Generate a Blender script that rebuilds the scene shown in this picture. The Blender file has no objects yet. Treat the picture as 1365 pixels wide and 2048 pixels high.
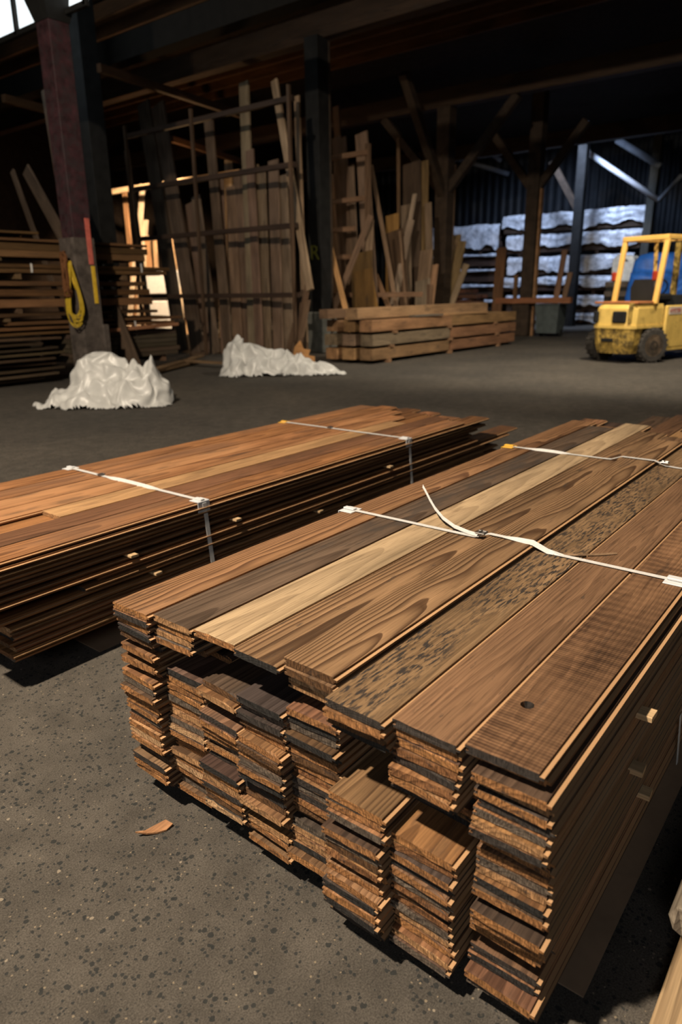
import bpy, bmesh, math, random
from mathutils import Vector, Matrix, noise
random.seed(7)
S = bpy.context.scene
COL = S.collection
# ------------------------------------------------------------------ camera, exposure, light
W_PX, H_PX, F_PX = 1365, 2048, 1395.0
PITCH, YAW, ROLL, CAM_H = 0.3045, 0.6670, -0.0120, 1.25
_f = Vector((math.cos(YAW)*math.cos(PITCH), math.sin(YAW)*math.cos(PITCH), -math.sin(PITCH)))
_r0 = Vector((math.sin(YAW), -math.cos(YAW), 0)); _u0 = _r0.cross(_f)
_r = _r0*math.cos(ROLL) + _u0*math.sin(ROLL); _u = -_r0*math.sin(ROLL) + _u0*math.cos(ROLL)
cd = bpy.data.cameras.new('camera'); cam = bpy.data.objects.new('camera', cd); COL.objects.link(cam)
cam.matrix_world = Matrix((( _r.x, _u.x, -_f.x, 0), (_r.y, _u.y, -_f.y, 0), (_r.z, _u.z, -_f.z, CAM_H), (0, 0, 0, 1)))
cd.sensor_fit = 'VERTICAL'; cd.sensor_height = 36; cd.lens = 36*F_PX/H_PX; cd.clip_start = .05; cd.clip_end = 200
cd.dof.use_dof = True; cd.dof.focus_distance = 1.75; cd.dof.aperture_fstop = 3.2
S.camera = cam
CAM = Vector((0, 0, CAM_H))
def ray(px, py): return _r*(px-W_PX/2) - _u*(py-H_PX/2) + _f*F_PX
def at_x(px, py, x): d = ray(px, py); return CAM + d*(x/d.x)
def at_y(px, py, y): d = ray(px, py); return CAM + d*(y/d.y)
def at_z(px, py, z): d = ray(px, py); return CAM + d*((z-CAM_H)/d.z)

S.view_settings.view_transform = 'Standard'; S.view_settings.look = 'None'
S.view_settings.exposure = 0.0; S.view_settings.gamma = 1.0; S.view_settings.use_curve_mapping = False
wd = bpy.data.worlds.new('world'); S.world = wd; wd.use_nodes = True
wd.node_tree.nodes['Background'].inputs[0].default_value = (.62, .72, .8, 1)
wd.node_tree.nodes['Background'].inputs[1].default_value = .02

def lamp(name, kind, loc, aim, power, color, size=.2, angle=120, blend=.6):
    l = bpy.data.lights.new(name, kind); l.energy = power; l.color = color
    if kind == 'AREA': l.shape = 'DISK'; l.size = size
    else: l.shadow_soft_size = size
    if kind == 'SPOT': l.spot_size = math.radians(angle); l.spot_blend = blend
    o = bpy.data.objects.new(name, l); COL.objects.link(o); o.location = loc
    o.rotation_euler = (Vector(aim)-Vector(loc)).to_track_quat('-Z', 'Y').to_euler(); return o
KEY = Vector((-2.1, 2.25, 6.6))
lamp('high_bay_lamp', 'SPOT', KEY, (2.0, 2.4, 0), 4700, (1, .84, .65), .12, 150, .6)
lamp('aisle_lamp', 'SPOT', (10.3, 2.2, 6.7), (13.0, 5.2, 0), 2500, (1, .88, .70), .15, 100, .9)
lamp('aisle_floor_fill', 'SPOT', (9.6, 3.6, 6.7), (10.0, 3.9, 0), 800, (1, .88, .70), .15, 105, .9)  # added fill that brightens the aisle floor, no actual fixture
lamp('inner_bay_lamp', 'SPOT', (12.2, 16.6, 5.6), (16.0, 20.6, 2.0), 6500, (1, .70, .44), .15, 62, .4)
lamp('joist_bounce_fill', 'POINT', (13.0, 15.0, 3.4), (0, 0, 0), 110, (1, .58, .26), .1)  # added warm point light standing in for bounce on the joists
lamp('skylight_glow', 'SPOT', (23.7, 9.6, 6.7), (27.0, 10.8, 2.2), 2000, (.56, .70, 1), .5, 105, .7)
lamp('camera_side_fill', 'AREA', (-7.5, -3.5, 5.2), (6, 6, 1.5), 160, (.92, .95, 1), 4.0)  # added soft fill from behind the camera, lifts the shaded stack sides

# ------------------------------------------------------------------ materials
class NT:
    def __init__(s, name):
        s.m = bpy.data.materials.new(name); s.m.use_nodes = True; s.t = s.m.node_tree; s.t.nodes.clear()
        s.out = s.n('OutputMaterial'); s.b = s.n('BsdfPrincipled'); s.l(s.b.outputs[0], s.out.inputs[0])
    def n(s, t, **k):
        x = s.t.nodes.new('ShaderNode'+t)
        for a, v in k.items(): setattr(x, a, v)
        return x
    def l(s, a, b): s.t.links.new(a, b)
    def inp(s, sock, v):
        if hasattr(v, 'is_output'): s.l(v, sock)
        elif v is not None: sock.default_value = v if not (isinstance(v, tuple) and len(v) == 3 and sock.type == 'RGBA') else (*v, 1)
    def math(s, op, a, b=None, c=None, clamp=False):
        x = s.n('Math', operation=op, use_clamp=clamp); s.inp(x.inputs[0], a); s.inp(x.inputs[1], b); s.inp(x.inputs[2], c); return x.outputs[0]
    def vm(s, op, a, b=None):
        x = s.n('VectorMath', operation=op); s.inp(x.inputs[0], a); s.inp(x.inputs[1], b)
        return x.outputs['Value'] if op in ('LENGTH', 'DOT_PRODUCT') else x.outputs[0]
    def mix(s, fac, a, b, blend='MIX'):
        x = s.n('Mix', data_type='RGBA', blend_type=blend); s.inp(x.inputs[0], fac); s.inp(x.inputs[6], a); s.inp(x.inputs[7], b); return x.outputs[2]
    def noise(s, vec, scale, detail=2, rough=.5, dist=0):
        x = s.n('TexNoise'); s.inp(x.inputs['Vector'], vec); x.inputs['Scale'].default_value = scale
        x.inputs['Detail'].default_value = detail; x.inputs['Roughness'].default_value = rough; x.inputs['Distortion'].default_value = dist; return x.outputs['Fac']
    def ramp(s, fac, stops, mode='LINEAR'):
        x = s.n('ValToRGB'); r = x.color_ramp; r.interpolation = mode
        for i, (p, c) in enumerate(stops):
            e = r.elements[i] if i < 2 else r.elements.new(p)
            e.position = p; e.color = (*c, 1) if isinstance(c, tuple) else (c, c, c, 1)
        s.l(fac, x.inputs[0]); return x.outputs[0]
    def obj(s): return s.n('TexCoord').outputs['Object']
    def bump(s, h, strength=.3, dist=.002):
        x = s.n('Bump'); x.inputs['Strength'].default_value = strength; x.inputs['Distance'].default_value = dist; s.l(h, x.inputs['Height']); s.l(x.outputs[0], s.b.inputs['Normal'])
    def done(s, col, rough=.8, spec=.25, metal=0):
        s.inp(s.b.inputs['Base Color'], col); s.inp(s.b.inputs['Roughness'], rough); s.b.inputs['Specular IOR Level'].default_value = spec; s.b.inputs['Metallic'].default_value = metal
        return s.m

def wood(name, base=None, freq=150, contrast=.6, wobble=.018, zc=.05, stain=.0, stain_col=(.03, .024, .02), stain_sc=(3, 14, 14), stain_lo=.55,
         speck=0, saw=0, ends=True, rough=.72, tint2=None, tint_sc=(2, 10, 10), fib=.35, pale=0):
    t = NT(name); tc = t.n('TexCoord'); oi = t.n('ObjectInfo'); rnd = oi.outputs['Random']
    base = base or oi.outputs['Color']
    cx = t.n('CombineXYZ'); t.l(t.math('MULTIPLY', rnd, 23.7), cx.inputs[0])
    t.l(t.math('MULTIPLY_ADD', t.math('FRACT', t.math('MULTIPLY', rnd, 37.3)), .1, -.05), cx.inputs[1])
    t.l(t.math('MULTIPLY_ADD', t.math('FRACT', t.math('MULTIPLY', rnd, 91.7)), .06, zc), cx.inputs[2])
    co = t.vm('ADD', tc.outputs['Object'], cx.outputs[0])
    nx = t.n('TexNoise'); t.l(t.vm('MULTIPLY', co, (1.6, 7, 7)), nx.inputs['Vector']); nx.inputs['Scale'].default_value = 1; nx.inputs['Detail'].default_value = 2.5
    dv = t.vm('MULTIPLY', t.vm('SUBTRACT', nx.outputs['Color'], (.5, .5, .5)), (0, wobble*2, wobble*2))
    p = t.vm('MULTIPLY', t.vm('ADD', co, dv), (0.012, 1, 1))
    rad = t.vm('LENGTH', p)
    fr = t.math('FRACT', t.math('MULTIPLY', rad, freq))
    late = t.ramp(fr, [(0, 0.0), (.45, .25), (.86, 1.0), (.97, .9), (1, 0.0)])
    fiber = t.noise(t.vm('MULTIPLY', co, (5, 260, 260)), 1, 3, .6)
    patch = t.noise(t.vm('MULTIPLY', co, (1.1, 6, 6)), 1, 3, .55)
    dark = t.vm('MULTIPLY', base, (.26, .22, .20))
    c = t.mix(t.math('MULTIPLY', late, min(1, contrast*1.25)), base, dark)
    c = t.mix(1, c, t.ramp(fiber, [(.25, 1-fib), (.75, 1+fib*.5)]), 'MULTIPLY')
    c = t.mix(1, c, t.ramp(patch, [(.3, .6), (.7, 1.2)]), 'MULTIPLY')
    if ends:
        dk = t.ramp(t.noise(t.vm('MULTIPLY', co, (7, 130, 130)), 1, 4, .6), [(.55, 0.0), (.68, 1.0)])
        c = t.mix(t.math('MULTIPLY', dk, .6), c, t.vm('MULTIPLY', base, (.22, .2, .19)))
    if tint2: c = t.mix(t.ramp(t.noise(t.vm('MULTIPLY', co, tint_sc), 1, 3), [(.42, 0.0), (.62, 1.0)]), c, t.mix(.5, c, tint2))
    if stain:
        sn = t.noise(t.vm('MULTIPLY', co, stain_sc), 1, 5, .65)
        c = t.mix(t.math('MULTIPLY', t.ramp(sn, [(stain_lo, 0.0), (stain_lo+.09, 1.0)]), stain), c, stain_col)
    if speck:
        big = t.ramp(t.noise(t.vm('MULTIPLY', co, (2.6, 7, 7)), 1, 2), [(.36, 0.0), (.54, 1.0)])
        sp = t.ramp(t.noise(t.vm('MULTIPLY', co, (26, 150, 60)), 1, 4, .6), [(.49, 0.0), (.58, 1.0)])
        c = t.mix(t.math('MULTIPLY', t.math('MULTIPLY', big, sp), speck), c, (.022, .019, .018))
    if saw:
        w = t.n('TexWave', wave_type='BANDS', bands_direction='X'); t.l(co, w.inputs[0]); w.inputs['Scale'].default_value = 38; w.inputs['Distortion'].default_value = 1.2; w.inputs['Detail'].default_value = 1
        w2 = t.n('TexWave', wave_type='BANDS', bands_direction='X'); t.l(co, w2.inputs[0]); w2.inputs['Scale'].default_value = 9; w2.inputs['Distortion'].default_value = 2.5; w2.inputs['Detail Scale'].default_value = 4
        area = t.ramp(t.noise(t.vm('MULTIPLY', co, (4, 9, 9)), 1, 2), [(.35, .2), (.65, 1.0)])
        c = t.mix(t.math('MULTIPLY', t.math('MULTIPLY', w.outputs['Fac'], area), saw), c, t.vm('MULTIPLY', c, (.35, .32, .32)))
        c = t.mix(t.math('MULTIPLY', t.math('MULTIPLY', w2.outputs['Fac'], area), saw*.8), c, t.vm('MULTIPLY', c, (.4, .38, .38)))
    if ends:
        sy = t.n('SeparateXYZ'); t.l(tc.outputs['Object'], sy.inputs[0])
        tg = t.math('MULTIPLY', t.math('LESS_THAN', sy.outputs[1], -.0632), t.math('GREATER_THAN', t.n('SeparateXYZ').outputs[2], .5))
        tz = tg.node.inputs[1].links[0].from_node.inputs[0].links[0].from_node; t.l(tc.outputs['Normal'], tz.inputs[0])
        c = t.mix(t.math('MULTIPLY', tg, .8), c, t.mix(patch, (.30, .165, .075, 1), (.62, .38, .2, 1)))
        en = t.math('GREATER_THAN', t.math('ABSOLUTE', t.n('SeparateXYZ').outputs[0]), .6)
        sx = en.node.inputs[0].links[0].from_node.inputs[0].links[0].from_node
        t.l(tc.outputs['Normal'], sx.inputs[0])
        r2 = t.math('FRACT', t.math('MULTIPLY', rnd, 517.31))
        ec = t.ramp(r2, [(0, (.38, .18, .07)), (.17, (.47, .26, .12)), (.29, (.15, .078, .036)), (.42, (.036, .034, .032)), (.55, (.42, .2, .075)), (.69, (.15, .118, .09)), (.80, (.055, .046, .04)), (.88, (.28, .13, .055)), (.96, (.58, .36, .19))], 'CONSTANT')
        cut = t.noise(t.vm('MULTIPLY', co, (30, 420, 70)), 1, 3, .65)
        ec = t.mix(1, ec, t.ramp(cut, [(.34, .28), (.7, 1.3)]), 'MULTIPLY')
        ec = t.mix(t.math('MULTIPLY', late, .6), ec, t.vm('MULTIPLY', ec, (.3, .27, .26)))
        soot = t.ramp(t.noise(t.vm('MULTIPLY', co, (30, 28, 90)), 1, 4, .6), [(.54, 0.0), (.7, 1.0)])
        ec = t.mix(t.math('MULTIPLY', soot, .7), ec, (.03, .026, .024))
        c = t.mix(en, c, ec)
    t.bump(t.math('ADD', t.math('MULTIPLY', late, -.7), fiber), .35, .0012)
    return t.done(c, rough, .22)

def plain(name, col, rough=.6, spec=.3, metal=0, var=.25, sc=6, dirt=None, dirt_lo=.52, dirt_amt=.8, bump=0):
    t = NT(name); co = t.obj()
    c = t.mix(1, (*col, 1), t.ramp(t.noise(co, sc, 4, .6), [(.3, 1-var), (.7, 1+var*.5)]), 'MULTIPLY')
    if dirt: c = t.mix(t.math('MULTIPLY', t.ramp(t.noise(co, sc*1.3, 5, .7), [(dirt_lo, 0.0), (dirt_lo+.16, 1.0)]), dirt_amt), c, dirt)
    if bump: t.bump(t.noise(co, sc*3, 4), bump, .01)
    return t.done(c, rough, spec, metal)

M = {}
M['board'] = wood('reclaimed_board', None, 170, .55, .012, .03, stain=.45, stain_lo=.56)
M['lumber'] = wood('rough_lumber', None, 70, .4, .02, .06, ends=False, stain=.3, stain_lo=.58)
M['timber'] = wood('heavy_timber', None, 60, .35, .02, .1, ends=False, stain=.45, stain_lo=.56)
TOPM = [
    wood('board_tan_cathedral', (.36, .19, .09), 120, .9, .028, .012, stain=.5, stain_lo=.6, ends=True, tint2=(.16, .085, .05), tint_sc=(1.1, 5, 5)),
    wood('board_dark_grey', (.125, .083, .055), 190, .5, .012, .05, stain=.65, stain_lo=.5, stain_col=(.045, .036, .03)),
    wood('board_pale', (.44, .315, .185), 200, .3, .01, .09, stain=.55, stain_lo=.6, stain_col=(.12, .075, .04), stain_sc=(2.2, 11, 11), fib=.3),
    wood('board_striped', (.25, .148, .076), 230, .85, .006, .1, stain=.75, stain_lo=.6, stain_sc=(7, 26, 26)),
    wood('board_brown_cathedral', (.29, .172, .088), 150, .9, .03, .008, stain=.4, stain_lo=.62, stain_col=(.06, .04, .03)),
    wood('board_speckled', (.25, .155, .08), 300, .3, .008, .09, speck=.95, fib=.45),
    wood('board_reddish', (.195, .108, .058), 330, .35, .008, .1, stain=.75, stain_lo=.62, stain_sc=(14, 44, 44), fib=.4),
    wood('board_sawn', (.24, .13, .067), 300, .3, .008, .1, saw=.95, stain=.5, stain_lo=.6, stain_sc=(4, 22, 22), fib=.3),
]
LEFTM = [wood('board_orange_one', (.42, .19, .075), 120, .6, .02, .02, stain=.35, stain_lo=.6, tint2=(.12, .07, .045), tint_sc=(1.6, 6, 6)),
         wood('board_orange_two', (.36, .165, .07), 150, .6, .02, .03, stain=.5, stain_lo=.56, tint2=(.5, .26, .12), tint_sc=(1.3, 5, 5)),
         wood('board_orange_pale', (.48, .28, .13), 180, .3, .012, .06, stain=.45, stain_lo=.55, stain_col=(.13, .07, .04)),
         wood('board_orange_dark', (.2, .095, .048), 170, .5, .015, .04, stain=.4)]
M['strap'] = plain('woven_strap', (.56, .55, .53), .6, .3, var=.12, sc=60)
M['white_guard'] = plain('white_plastic_corner', (.6, .61, .62), .4, .4, var=.08)
M['yellow_guard'] = plain('yellow_plastic_corner', (.75, .43, .05), .4, .4, var=.1)
M['steel'] = plain('buckle_steel', (.25, .24, .23), .4, .5, .8)
M['cardboard'] = plain('cardboard', (.25, .17, .11), .9, .1, var=.2)
M['concrete'] = plain('footing_concrete', (.13, .13, .115), .9, .1, var=.4, sc=5)
M['dark_post'] = plain('dark_painted_post', (.011, .011, .0105), .75, .25, var=.5, sc=5)
M['maroon'] = plain('faded_maroon_paint', (.045, .018, .022), .65, .25, var=.7, sc=7, dirt=(.03, .022, .024), dirt_lo=.45)
M['post_grey'] = plain('worn_grey_cladding', (.085, .07, .06), .8, .2, var=.5, sc=8)
M['red_tape'] = plain('faded_red_tape', (.5, .12, .09), .7, .2, var=.3, sc=20)
M['yellow_tape'] = plain('yellow_tape', (.62, .40, .03), .6, .3, var=.2, sc=20)
M['hose'] = plain('yellow_cord', (.42, .29, .015), .5, .3, var=.2, sc=30)
M['rope'] = plain('brown_rope', (.14, .06, .025), .9, .1, var=.5, sc=50)
M['sheet'] = plain('white_plastic_sheet', (.52, .52, .50), .38, .45, var=.12, sc=9)
M['bag'] = plain('white_bag_plastic', (.6, .68, .8), .4, .4, var=.2, sc=12)
M['wrap'] = plain('lumber_wrap', (.6, .62, .66), .4, .4, var=.45, sc=5, dirt=(.16, .18, .21), dirt_lo=.5, dirt_amt=.7)
M['blue'] = plain('blue_tarpaulin', (.02, .12, .5), .5, .35, var=.3)
M['yellow'] = plain('forklift_yellow', (.68, .46, .12), .5, .35, var=.18, sc=5, dirt=(.10, .062, .02), dirt_lo=.58, dirt_amt=.7)
M['yellow_dirty'] = plain('forklift_yellow_grimy', (.50, .33, .075), .65, .25, var=.4, sc=7, dirt=(.05, .036, .018), dirt_lo=.42, dirt_amt=.85)
M['guard_paint'] = plain('guard_yellow', (.80, .48, .12), .5, .35, var=.12, sc=4, dirt=(.12, .07, .03), dirt_lo=.64)
M['black'] = plain('black_rubber', (.014, .014, .014), .8, .2, var=.3)
M['tyre'] = plain('dusty_tyre', (.05, .045, .04), .9, .15, var=.4, sc=18)
M['rim'] = plain('dusty_rim', (.20, .14, .09), .7, .3, var=.4, sc=15)
M['vinyl'] = plain('black_seat', (.016, .016, .016), .5, .4, var=.2)
M['lens_red'] = plain('red_lens', (.32, .035, .015), .3, .5, var=.1)
M['decal_red'] = plain('decal_red', (.32, .03, .02), .6, .2, var=.1)
M['decal_white'] = plain('decal_white', (.62, .54, .45), .6, .2, var=.2, sc=20)
M['rust'] = plain('rusty_plate', (.42, .16, .06), .75, .2, var=.3, sc=10)
M['bin'] = plain('grey_green_plastic', (.07, .085, .085), .55, .35, var=.3)
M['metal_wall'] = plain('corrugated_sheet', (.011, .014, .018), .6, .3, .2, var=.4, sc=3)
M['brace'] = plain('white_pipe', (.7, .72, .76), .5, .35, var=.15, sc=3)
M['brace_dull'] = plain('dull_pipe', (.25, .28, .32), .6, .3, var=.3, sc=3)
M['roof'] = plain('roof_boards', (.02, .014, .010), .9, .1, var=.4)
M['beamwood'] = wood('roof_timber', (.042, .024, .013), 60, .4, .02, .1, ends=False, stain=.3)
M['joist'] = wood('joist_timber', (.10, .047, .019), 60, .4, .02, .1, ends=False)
M['shaded_beam'] = plain('shade_dark_beam', (.007, .006, .005), .9, .1)  # roof shade on the nearest beam, put into its near-black colour
M['postwood'] = wood('post_timber', (.052, .035, .023), 60, .4, .02, .1, ends=False, stain=.4)
M['paint_mark'] = plain('yellow_green_paint', (.16, .16, .03), .6, .2)
M['pale_wood'] = wood('pale_sticker', (.58, .40, .22), 200, .3, .01, .05, ends=False)

def floor_mat():
    t = NT('asphalt'); co = t.obj()
    n1 = t.noise(co, .55, 5, .6); n2 = t.noise(co, 9, 4, .65); n3 = t.noise(co, 260, 3, .7)
    c = t.mix(t.ramp(n1, [(.35, 0.0), (.65, 1.0)]), (.055, .049, .042, 1), (.084, .073, .06, 1))
    c = t.mix(1, c, t.ramp(n2, [(.3, .74), (.7, 1.2)]), 'MULTIPLY'); c = t.mix(1, c, t.ramp(n3, [(.3, .5), (.7, 1.5)]), 'MULTIPLY')
    hs = None
    for sc, lo, rad, colr, sx in ((110, .62, .42, (.02, .022, .022), 0), (150, .93, .3, (.20, .16, .11), 1), (70, .84, .38, (.018, .02, .02), 2), (75, .972, .28, (.24, .2, .15), 0)):
        v = t.n('TexVoronoi'); v.inputs['Scale'].default_value = sc
        wob = t.n('TexNoise'); t.l(co, wob.inputs[0]); wob.inputs['Scale'].default_value = sc*1.1
        t.l(t.vm('ADD', co, t.vm('MULTIPLY', wob.outputs['Color'], (.5/sc, .5/sc, 0))), v.inputs['Vector'])
        sp = t.n('SeparateColor'); t.l(v.outputs['Color'], sp.inputs[0])
        m = t.math('MULTIPLY', t.math('GREATER_THAN', sp.outputs[sx], lo), t.math('LESS_THAN', v.outputs['Distance'], t.math('MULTIPLY', sp.outputs[(sx+1) % 3], rad*1.3)))
        c = t.mix(t.math('MULTIPLY', m, .85), c, (*colr, 1)); hs = m if hs is None else t.math('ADD', hs, m)
    t.bump(t.math('ADD', t.math('MULTIPLY', hs, .5), n3), .5, .003)
    return t.done(c, .88, .2)
M['floor'] = floor_mat()
def emis(name, col, k):
    t = NT(name); t.done((.8, .8, .8), .5); t.b.inputs['Emission Color'].default_value = (*col, 1); t.b.inputs['Emission Strength'].default_value = k; return t.m
M['sky_pane'] = emis('bright_sky_pane', (.80, .93, 1), 1.25)

# ------------------------------------------------------------------ helpers
def tag(o, label=None, cat=None, group=None, kind=None):
    for k, v in (('label', label), ('category', cat), ('group', group), ('kind', kind)):
        if v: o[k] = v
    return o
def empty(name, loc=(0, 0, 0), rz=0, label=None, cat=None, group=None):
    o = bpy.data.objects.new(name, None); COL.objects.link(o); o.location = loc; o.rotation_euler = (0, 0, rz); o.empty_display_size = .1
    return tag(o, label, cat, group)
def link(name, me, mat, parent=None, loc=None, color=None):
    if mat and not me.materials: me.materials.append(mat)
    o = bpy.data.objects.new(name, me); COL.objects.link(o)
    if loc is not None: o.location = loc
    if parent: o.parent = parent
    if color: o.color = (*color, 1)
    return o
def mesh(name, vs, fs, smooth=False):
    me = bpy.data.meshes.new(name); me.from_pydata([tuple(v) for v in vs], [], fs)
    bm = bmesh.new(); bm.from_mesh(me); bmesh.ops.recalc_face_normals(bm, faces=bm.faces); bm.to_mesh(me); bm.free()
    if smooth: me.shade_smooth()
    return me
class MB:
    def __init__(s): s.v = []; s.f = []
    def add(s, vs, fs):
        k = len(s.v); s.v += [Vector(v) for v in vs]; s.f += [[i+k for i in f] for f in fs]; return s
    def box(s, c, d, mat=None, ch=.0):
        x, y, z = [a/2 for a in d]; c = Vector(c); h = min(ch, x*.9, y*.9, z*.9)
        if h <= 0:
            vs = [Vector((i*x, j*y, k*z)) for i in (-1, 1) for j in (-1, 1) for k in (-1, 1)]
            fs = [(0, 1, 3, 2), (4, 6, 7, 5), (0, 4, 5, 1), (2, 3, 7, 6), (0, 2, 6, 4), (1, 5, 7, 3)]
        else:
            bm = bmesh.new(); bmesh.ops.create_cube(bm, size=1)
            for v in bm.verts: v.co = Vector((v.co.x*2*x, v.co.y*2*y, v.co.z*2*z))
            bmesh.ops.bevel(bm, geom=bm.edges[:], offset=h, segments=1, affect='EDGES', profile=.5)
            bm.verts.index_update(); vs = [v.co.copy() for v in bm.verts]; fs = [[v.index for v in f.verts] for f in bm.faces]; bm.free()
        if mat: vs = [mat @ v for v in vs]
        return s.add([v+c for v in vs], fs)
    def bar(s, a, b, w, h, ch=.006, up=(0, 0, 1)):
        a, b = Vector(a), Vector(b); M4 = frame(b-a, up)
        return s.box((a+b)/2, ((b-a).length, w, h), M4, ch)
    def tube(s, pts, r, n=8, closed=False):
        pts = [Vector(p) for p in pts]; k0 = len(s.v); N = len(pts)
        for i, p in enumerate(pts):
            d = (pts[(i+1) % N]-pts[i-1]) if closed else (pts[min(i+1, N-1)]-pts[max(i-1, 0)])
            m = frame(d, (0, 0, 1) if abs(d.normalized().z) < .95 else (1, 0, 0))
            rr = r[i] if isinstance(r, (list, tuple)) else r
            for j in range(n):
                a = 2*math.pi*j/n; s.v.append(p + m @ Vector((0, math.cos(a)*rr, math.sin(a)*rr)))
        for i in range(N if closed else N-1):
            for j in range(n):
                a, b = k0+i*n, k0+((i+1) % N)*n
                s.f.append([a+j, a+(j+1) % n, b+(j+1) % n, b+j])
        if not closed: s.f += [[k0+j for j in range(n)], [k0+(N-1)*n+j for j in range(n)]]
        return s
    def lathe(s, prof, axis_o=(0, 0, 0), rot=None, n=28):
        k0 = len(s.v); o = Vector(axis_o)
        for (rr, z) in prof:
            for j in range(n):
                a = 2*math.pi*j/n; v = Vector((rr*math.cos(a), rr*math.sin(a), z)); s.v.append(o + (rot @ v if rot else v))
        for i in range(len(prof)-1):
            for j in range(n): s.f.append([k0+i*n+j, k0+i*n+(j+1) % n, k0+(i+1)*n+(j+1) % n, k0+(i+1)*n+j])
        s.f += [[k0+j for j in range(n)], [k0+(len(prof)-1)*n+j for j in range(n)]]
        return s
    def prism(s, poly, z0, z1, top=None):
        n = len(poly); top = top or poly
        return s.add([(x, y, z0) for x, y in poly]+[(x, y, z1) for x, y in top],
                     [[i, (i+1) % n, n+(i+1) % n, n+i] for i in range(n)]+[list(range(n)), list(range(n, 2*n))])
    def ribbon(s, pts, width, thick=.0012, side=(1, 0, 0)):
        k0 = len(s.v); pts = [Vector(p) for p in pts]; N = len(pts)
        for i, p in enumerate(pts):
            sd = Vector(side[i] if isinstance(side[0], (tuple, list, Vector)) else side).normalized()
            d = (pts[min(i+1, N-1)]-pts[max(i-1, 0)]).normalized(); nn = sd.cross(d).normalized()
            for a, b in ((-1, -1), (1, -1), (1, 1), (-1, 1)): s.v.append(p+sd*a*width/2+nn*b*thick/2)
        for i in range(N-1):
            for j in range(4):
                a, b = k0+i*4, k0+i*4+4; s.f.append([a+j, a+(j+1) % 4, b+(j+1) % 4, b+j])
        s.f += [[k0, k0+1, k0+2, k0+3], [k0+4*N-4, k0+4*N-3, k0+4*N-2, k0+4*N-1]]
        return s
    def build(s, name, mat, parent=None, smooth=False, color=None, recentre=True):
        off = Vector((0, 0, 0))
        if recentre and not parent:
            lo = [min(v[i] for v in s.v) for i in range(3)]; hi = [max(v[i] for v in s.v) for i in range(3)]
            off = Vector(((lo[0]+hi[0])/2, (lo[1]+hi[1])/2, lo[2]))
        return link(name, mesh(name, [v-off for v in s.v], s.f, smooth), mat, parent, off if not parent else None, color)
def frame(d, up=(0, 0, 1)):
    x = Vector(d).normalized(); up = Vector(up)
    if abs(x.dot(up.normalized())) > .98: up = Vector((1, 0, 0)) if abs(x.x) < .9 else Vector((0, 1, 0))
    y = up.cross(x).normalized(); z = x.cross(y)
    return Matrix((x, y, z)).transposed()
def struct(o): o['kind'] = 'structure'; return o
ORD = 'zero first second third fourth fifth sixth seventh eighth ninth tenth eleventh twelfth thirteenth fourteenth fifteenth sixteenth seventeenth eighteenth nineteenth twentieth twenty-first twenty-second twenty-third twenty-fourth twenty-fifth twenty-sixth twenty-seventh twenty-eighth'.split()

def plank(name, a, b, w, t, color=None, mat=None, up=(0, 0, 1), label=None, cat='board', group=None, parent=None, bow=.004, ragged=.006):
    """A sawn board or beam from a to b with eased edges, slightly bowed, ends a little out of square; local X runs along it."""
    a, b = Vector(a), Vector(b); L = (b-a).length; M4 = frame(b-a, up); h = min(.004, w*.12, t*.12)
    y, z = w/2, t/2
    prof = [(-y+h, -z), (y-h, -z), (y, -z+h), (y, z-h), (y-h, z), (-y+h, z), (-y, z-h), (-y, -z+h)]
    n = 6; vs = []; r1, r2 = random.uniform(-1, 1)*bow, random.uniform(-1, 1)*bow*.6; s0, s1 = [random.uniform(-1, 1)*ragged for _ in 'ab']
    for i in range(n+1):
        u = i/n; k = 4*u*(1-u)
        for (py, pz) in prof:
            x = u*L - L/2 + (s0*py/y if i == 0 else s1*py/y if i == n else 0)
            vs.append((x, py+r1*k, pz+r2*k))
    fs = [[i*8+j, i*8+(j+1) % 8, i*8+8+(j+1) % 8, i*8+8+j] for i in range(n) for j in range(8)]+[list(range(8)), list(range(n*8, n*8+8))]
    o = link(name, mesh(name, vs, fs), mat or M['lumber'], parent, None, color)
    o.matrix_local = Matrix.Translation((a+b)/2) @ M4.to_4x4()
    return tag(o, label, cat if not parent else None, group)

def vary(c, k=.25):
    s = 1+random.uniform(-k, k); return tuple(max(.004, x*s*(1+random.uniform(-.06, .06))) for x in c)

# ------------------------------------------------------------------ setting
mb = MB(); mb.add([(-30, -30, 0), (60, -30, 0), (60, 60, 0), (-30, 60, 0)], [(0, 1, 2, 3)])
struct(mb.build('floor', M['floor'], recentre=False))
def corrugated(x0, y0, x1, y1, z0, z1, name, pitch=.35, depth=.05):
    a, b = Vector((x0, y0, 0)), Vector((x1, y1, 0)); d = (b-a); L = d.length; d.normalize(); nrm = Vector((-d.y, d.x, 0)); n = int(L/pitch)*4; mb = MB()
    for k in (0, .02):
        for i in range(n+1):
            off = (0, 1, 1, 0)[i % 4]*depth+k
            p = a+d*(L*i/n)+nrm*off; mb.v += [p+Vector((0, 0, z0)), p+Vector((0, 0, z1))]
    N = 2*(n+1)
    for q in (0, N): mb.f += [[q+2*i, q+2*i+1, q+2*i+3, q+2*i+2] for i in range(n)]
    mb.f += [[0, 1, N+1, N], [N-2, N-1, 2*N-1, 2*N-2]]+[[2*i, 2*i+2, N+2*i+2, N+2*i] for i in range(n)]+[[2*i+1, 2*i+3, N+2*i+3, N+2*i+1] for i in range(n)]
    return struct(mb.build(name, M['metal_wall'], recentre=False))
corrugated(30, 30, 30, -4, 0, 7.1, 'wall_far')
struct(plank('wall_left', (4, 25.2, 3.6), (30, 25.2, 3.6), .3, 6.9, mat=M['roof'], bow=0, ragged=0))
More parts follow.
